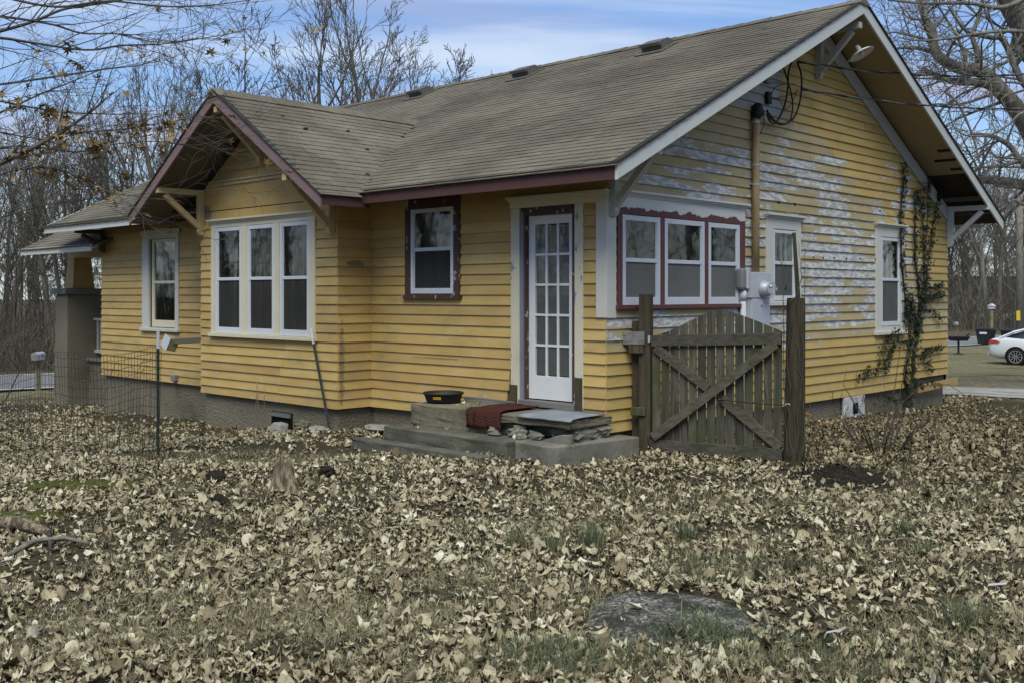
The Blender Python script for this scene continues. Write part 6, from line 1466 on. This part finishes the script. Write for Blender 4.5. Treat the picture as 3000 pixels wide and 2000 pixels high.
# ------------------------------------------------------------------ fallen leaves, grass
def in_house(x, y, m=.06):
    a = (x > -L - m) & (x < m + .02) & (y > -m) & (y < W + m); b = (x > BX0 - m) & (x < BX1 + m) & (y > BY - m) & (y < .1)
    return a | b
def rel(x, y, c): dx, dy = x - c[0], y - c[1]; return dx * RT[0] + dy * RT[1], dx * FW[0] + dy * FW[1]
def make_litter():
    q = np.random.default_rng(81); T = [leaf3(500 + i, *[(5, .7, .6, .6, .55, .9), (5, .82, 1.1, .3, -.4, .8), (3, .8, .5, 1.0, .8, .75), (5, .62, .35, .4, .2, 1.), (4, .85, 1.2, .7, -.8, .8), (3, .75, .8, 1.3, .5, .7), (5, .72, .7, .9, 1.0, .9), (4, .8, .3, -.9, .4, .6)][i]) for i in range(8)][:5] + [leafgrid(600 + i, *[(1.6, .25), (-1.4, .2), (2.3, .35), (2.0, -.2), (-2.2, .3), (1.1, .5)][i], (.12, .85, .72, .10), [.8, .9, 1.0, .75, .95, .7][i]) for i in range(6)]; NT = len(T)
    nC = 620000; x = q.uniform(-16.5, 9.5, nC); y = q.uniform(-8.6, 11.6, nC)
    # only ground that shows between the camera and the house, with a margin
    dx, dy = x - CAM[0], y - CAM[1]; f = dx * FW[0] + dy * FW[1]; r = dx * RT[0] + dy * RT[1]
    ok = (f > 3.2) & (np.abs(r) < .62 * f + 1.2) & ~in_house(x, y)
    st_ = ((x > -2.36) & (x < .1) & (y > -.98) & (y < .1)) | ((x > -.6) & (x < .25) & (y > -.92) & (y < .2)); kerb = (x > -2.5) & (x < -.55) & (y > -1.34) & (y < -1.2)
    onst = st_ & (x < -.5) & (x > -2.3) & (q.random(nC) < .035) & ((y < -.76) | ((x < -1.4) & (y > -.66) & (y < -.1)))
    ok &= (~st_ | onst) & ~(kerb & (q.random(nC) < .85))
    D = np.ones(nC)
    n_ = .5 + .5 * np.sin(x * 1.13 + 1.7 * np.sin(y * .83)) * np.sin(y * 1.41 + 1.1 * np.sin(x * .71)); D *= .42 + .62 * n_
    n2_ = np.sin(x * 2.7 + 2 * np.sin(y * 1.9 + 1)) * np.sin(y * 3.1 + 1.5 * np.sin(x * 2.3)); D *= np.where(n2_ > .45, .5, 1)
    D *= np.where(f < 9, 1.0, np.where(f < 14, .8, .5))
    D *= np.where(f < 7.0, 1.25, 1.)
    u, v = rel(x, y, scn); D *= np.where((u / .44) ** 2 + (v / .50) ** 2 < 1, .05, 1)
    u, v = rel(x, y, mc_); D *= np.where((u / .60) ** 2 + (v / .75) ** 2 < 1, .3, 1)
    u, v = rel(x, y, G(255, 1425)); D *= np.where((u / .6) ** 2 + (v / .26) ** 2 < 1, .25, 1)
    u, v = rel(x, y, G(740, 1325)); D *= np.where((u / 1.5) ** 2 + (v / .6) ** 2 < 1, .15, 1)
    u, v = rel(x, y, G(560, 1275)); D *= np.where((u / .9) ** 2 + (v / .45) ** 2 < 1, .2, 1)
    D *= np.where((y > -.95) & (y < 0) & (x < -4.2), .35, 1)
    u, v = rel(x, y, G(2500, 1470)); D *= np.where((u / 1.5) ** 2 + (v / .5) ** 2 < 1, .6, 1)
    u, v = rel(x, y, G(720, 1790)); D *= np.where((u / 1.1) ** 2 + (v / .45) ** 2 < 1, .55, 1)
    u, v = rel(x, y, G(1900, 1420)); D *= np.where((u / 1.2) ** 2 + (v / .5) ** 2 < 1, .7, 1)
    u, v = rel(x, y, G(2100, 1355)); D *= np.where((u / .8) ** 2 + (v / .12) ** 2 < 1, .3, 1)
    D *= np.where((y > 4.5) & (x > .3), np.clip(1.1 - (y - 4.5) * .2, .05, 1), 1)
    D *= np.where(x < -13, .3, 1)
    ok &= q.random(nC) < D
    x, y, f, onst = x[ok], y[ok], f[ok], onst[ok]; N = len(x)
    z = np.where(onst, np.where(y < -.73, -.048, .194), gz(x, y)); u, v = rel(x, y, scn); e = (u / .55) ** 2 + (v / .62) ** 2; z = z + np.where(e < 1, .05 * (1 - e), 0)
    z = z + np.abs(q.normal(0, .014, N)) + .004
    pile = np.exp(-(((y + 1.1) / .18) ** 2)) * ((x > -2.2) & (x < -.5)); z = z + pile * q.uniform(0, .04, N)
    small = q.random(N) < .45; sz = np.where(small, q.lognormal(math.log(.0125), .35, N), q.lognormal(math.log(.0275), .32, N)); sz = np.clip(sz, .007, .07); yaw = q.uniform(0, 6.283, N); tx = q.normal(0, .30, N); ty = q.normal(0, .30, N); tp_ = np.where(small, q.integers(2, 5, N), q.integers(0, NT, N))
    tone = np.clip(q.beta(1.6, 1.65, N) * .98 + .04 * np.sin(x * .9 + y * 1.7), 0, 1)
    tone = np.where(x > .2, tone * np.interp(y, [-1.5, 1.0, 2.6], [1, .8, .5]), tone)
    tone = np.where(x < -4.5, tone * .85, tone); tone = np.where(small, tone * .72, tone)
    Vs, Fs, Rs = [], [], []; base = 0
    for t in range(NT):
        m = tp_ == t; Vt, Ft = T[t]; k = m.sum()
        if not k: continue
        c, s_ = np.cos(yaw[m]), np.sin(yaw[m]); ct, st2 = np.cos(tx[m]), np.sin(tx[m]); cp, sp2 = np.cos(ty[m]), np.sin(ty[m])
        R1 = np.zeros((k, 3, 3)); R1[:, 0, 0] = c; R1[:, 0, 1] = -s_; R1[:, 1, 0] = s_; R1[:, 1, 1] = c; R1[:, 2, 2] = 1
        R2 = np.zeros((k, 3, 3)); R2[:, 0, 0] = 1; R2[:, 1, 1] = ct; R2[:, 1, 2] = -st2; R2[:, 2, 1] = st2; R2[:, 2, 2] = ct
        R3 = np.zeros((k, 3, 3)); R3[:, 1, 1] = 1; R3[:, 0, 0] = cp; R3[:, 0, 2] = sp2; R3[:, 2, 0] = -sp2; R3[:, 2, 2] = cp
        Mx = R1 @ R2 @ R3 * sz[m][:, None, None]
        VV = np.einsum('kij,vj->kvi', Mx, Vt) + np.stack([x[m], y[m], z[m]], -1)[:, None]
        lowest = VV[:, :, 2].min(1) - (np.where(onst[m], np.where(y[m] < -.73, -.048, .194), gz(x[m], y[m])) - .004); VV[:, :, 2] -= np.minimum(lowest, 0)[:, None]
        Vs.append(VV.reshape(-1, 3)); Fs.append((Ft[None] + (np.arange(k) * len(Vt))[:, None, None] + base).reshape(-1, 3)); Rs.append(np.repeat(tone[m], len(Vt))); base += k * len(Vt)
    me = np_mesh('fallen_leaves', np.concatenate(Vs), np.concatenate(Fs), 3, {'rnd': np.concatenate(Rs)}, smooth=True)
    print('leaves', N, 'tris', len(me.polygons)); obj('fallen_leaves', me, None, M_LEAF, kind='stuff', label='thick litter of dry tan leaves over the yard')
make_litter()
def blades(name, mat, xs, ys, h, w, par=None, seed=0, lean=.5, zoff=None, **t):
    q = np.random.default_rng(seed); n = len(xs); a = q.uniform(0, 6.283, n); hh = h * q.uniform(.45, 1.2, n); ww = w * q.uniform(.7, 1.3, n); b = q.uniform(0, 6.283, n); ln = np.abs(q.normal(0, lean, n))
    z = gz(xs, ys) - .01 + (0 if zoff is None else zoff); p = np.stack([xs, ys, z], -1); s = np.stack([np.cos(a), np.sin(a), 0 * a], -1) * ww[:, None]; d = np.stack([np.cos(b) * ln, np.sin(b) * ln, np.ones(n)], -1)
    m = p + d * (hh * .55)[:, None]; d2 = d + np.stack([np.cos(b) * ln, np.sin(b) * ln, -ln * .9], -1); tp = m + d2 * (hh * .45)[:, None]
    V = np.stack([p - s, p + s, m + s * .7, m - s * .7, tp], 1).reshape(-1, 3); k = np.arange(n) * 5
    F = np.concatenate([np.stack([k, k + 1, k + 2], -1), np.stack([k, k + 2, k + 3], -1), np.stack([k + 3, k + 2, k + 4], -1)])
    return obj(name, np_mesh(name, V, F, 3, {'rnd': np.repeat(q.random(n), 5)}), par, mat, **t)
def patch(px, py, rx, ry, n, q):
    c = G(px, py); a = q.uniform(0, 6.283, n); r = np.sqrt(q.random(n)); u, v = r * rx * np.cos(a), r * ry * np.sin(a); return c[0] + RT[0] * u + FW[0] * v, c[1] + RT[1] * u + FW[1] * v
q = np.random.default_rng(91); XS, YS = [], []
for px, py, rx, ry, n in [(700, 1800, 1.15, .5, 6500), (1000, 1830, .6, .3, 2600), (300, 1900, .7, .35, 2600), (1250, 1680, .7, .4, 2200), (1650, 1560, .9, .5, 2000), (2300, 1620, 1.1, .6, 3200), (2700, 1480, 1.1, .6, 2600), (2850, 1850, .7, .4, 2200), (1600, 1760, .5, .35, 1500), (600, 1660, .8, .4, 1800), (1900, 1480, 1.2, .6, 2400), (700, 1340, 1.5, .6, 2500), (1300, 1950, .6, .25, 2200), (2100, 1960, .8, .2, 1800)]:
    a, b = patch(px, py, rx, ry, n, q); XS.append(a); YS.append(b)
a = q.uniform(-9, 8, 60000); b = q.uniform(-8, 3, 60000); f_ = (a - CAM[0]) * FW[0] + (b - CAM[1]) * FW[1]; r_ = (a - CAM[0]) * RT[0] + (b - CAM[1]) * RT[1]; m_ = (f_ > 3.6) & (f_ < 11) & (np.abs(r_) < .58 * f_ + .5) & (np.sin(a * 1.9 + 2 * np.sin(b)) * np.sin(b * 2.3) > -.15); XS.append(a[m_]); YS.append(b[m_])
xs, ys = np.concatenate(XS), np.concatenate(YS); k_ = ~in_house(xs, ys)
blades('dry_grass', M_STRAW, xs[k_], ys[k_], .075, .0022, seed=1, lean=.9, kind='stuff', label='short straw coloured grass between the leaves')
XS, YS = [], []
for px, py, rx, ry, n in [(1980, 1930, .75, .22, 700), (2100, 1880, .4, .2, 400), (2550, 1950, .5, .25, 500), (1600, 1930, .3, .2, 500), (1480, 1560, .5, .3, 300), (2170, 1680, .6, .3, 700), (1700, 1950, .4, .2, 700)]:
    a, b = patch(px, py, rx, ry, n, q); XS.append(a); YS.append(b)
blades('green_grass', M_GRASS, np.concatenate(XS), np.concatenate(YS), .11, .0026, seed=2, lean=.75, kind='stuff', label='sparse green grass around the concrete lid')
TL = [(1515, 1600, 'wispy grass tuft farthest left of the row of tufts'), (1735, 1602, 'dense blue green grass tuft in line with the door steps'), (1605, 1610, 'small yellowish grass tuft between two green tufts'), (2012, 1585, 'leaning dark green grass tuft in front of the gate'), (2648, 1558, 'bright green grass tuft beyond the black mound'), (2700, 1625, 'dark low grass tuft near the bright tuft'), (2830, 1840, 'broad arching grass tuft right of the concrete lid'), (2040, 1870, 'long bladed grass tuft bent over the concrete lid')]
for i, (px, py, lab) in enumerate(TL):
    n = [150, 230, 120, 160, 130, 130, 220, 240][i]; a, b = patch(px, py, *[(.07, .07), (.075, .07), (.06, .06), (.06, .05), (.09, .06), (.06, .05), (.11, .08), (.16, .08)][i], n, q)
    blades('grass_tuft', M_GRASS, a, b, [.15, .20, .13, .19, .15, .14, .20, .20][i], .0024, seed=10 + i, lean=[.4, .3, .5, .5, .45, .45, .6, .9][i], label=lab, cat='grass tuft')
# a little litter
for i, (px, py, s) in enumerate([(20, 1668, .035), (2920, 1742, .045), (2440, 1885, .03)]):
    p = G(px, py); MB().bar(p + np.array((-s, 0, .05)), p + np.array((s, s * .6, .07)), s * 1.3, .004, (.3, .2, 1)).build('paper_scrap', M_BALLAST, label=['white paper scrap beside the weathered branch', 'white paper scrap lying far right among leaves', 'torn white scrap beside the concrete lid'][i], cat='paper')
for o in bpy.data.objects:
    if '_w' in o: del o['_w']
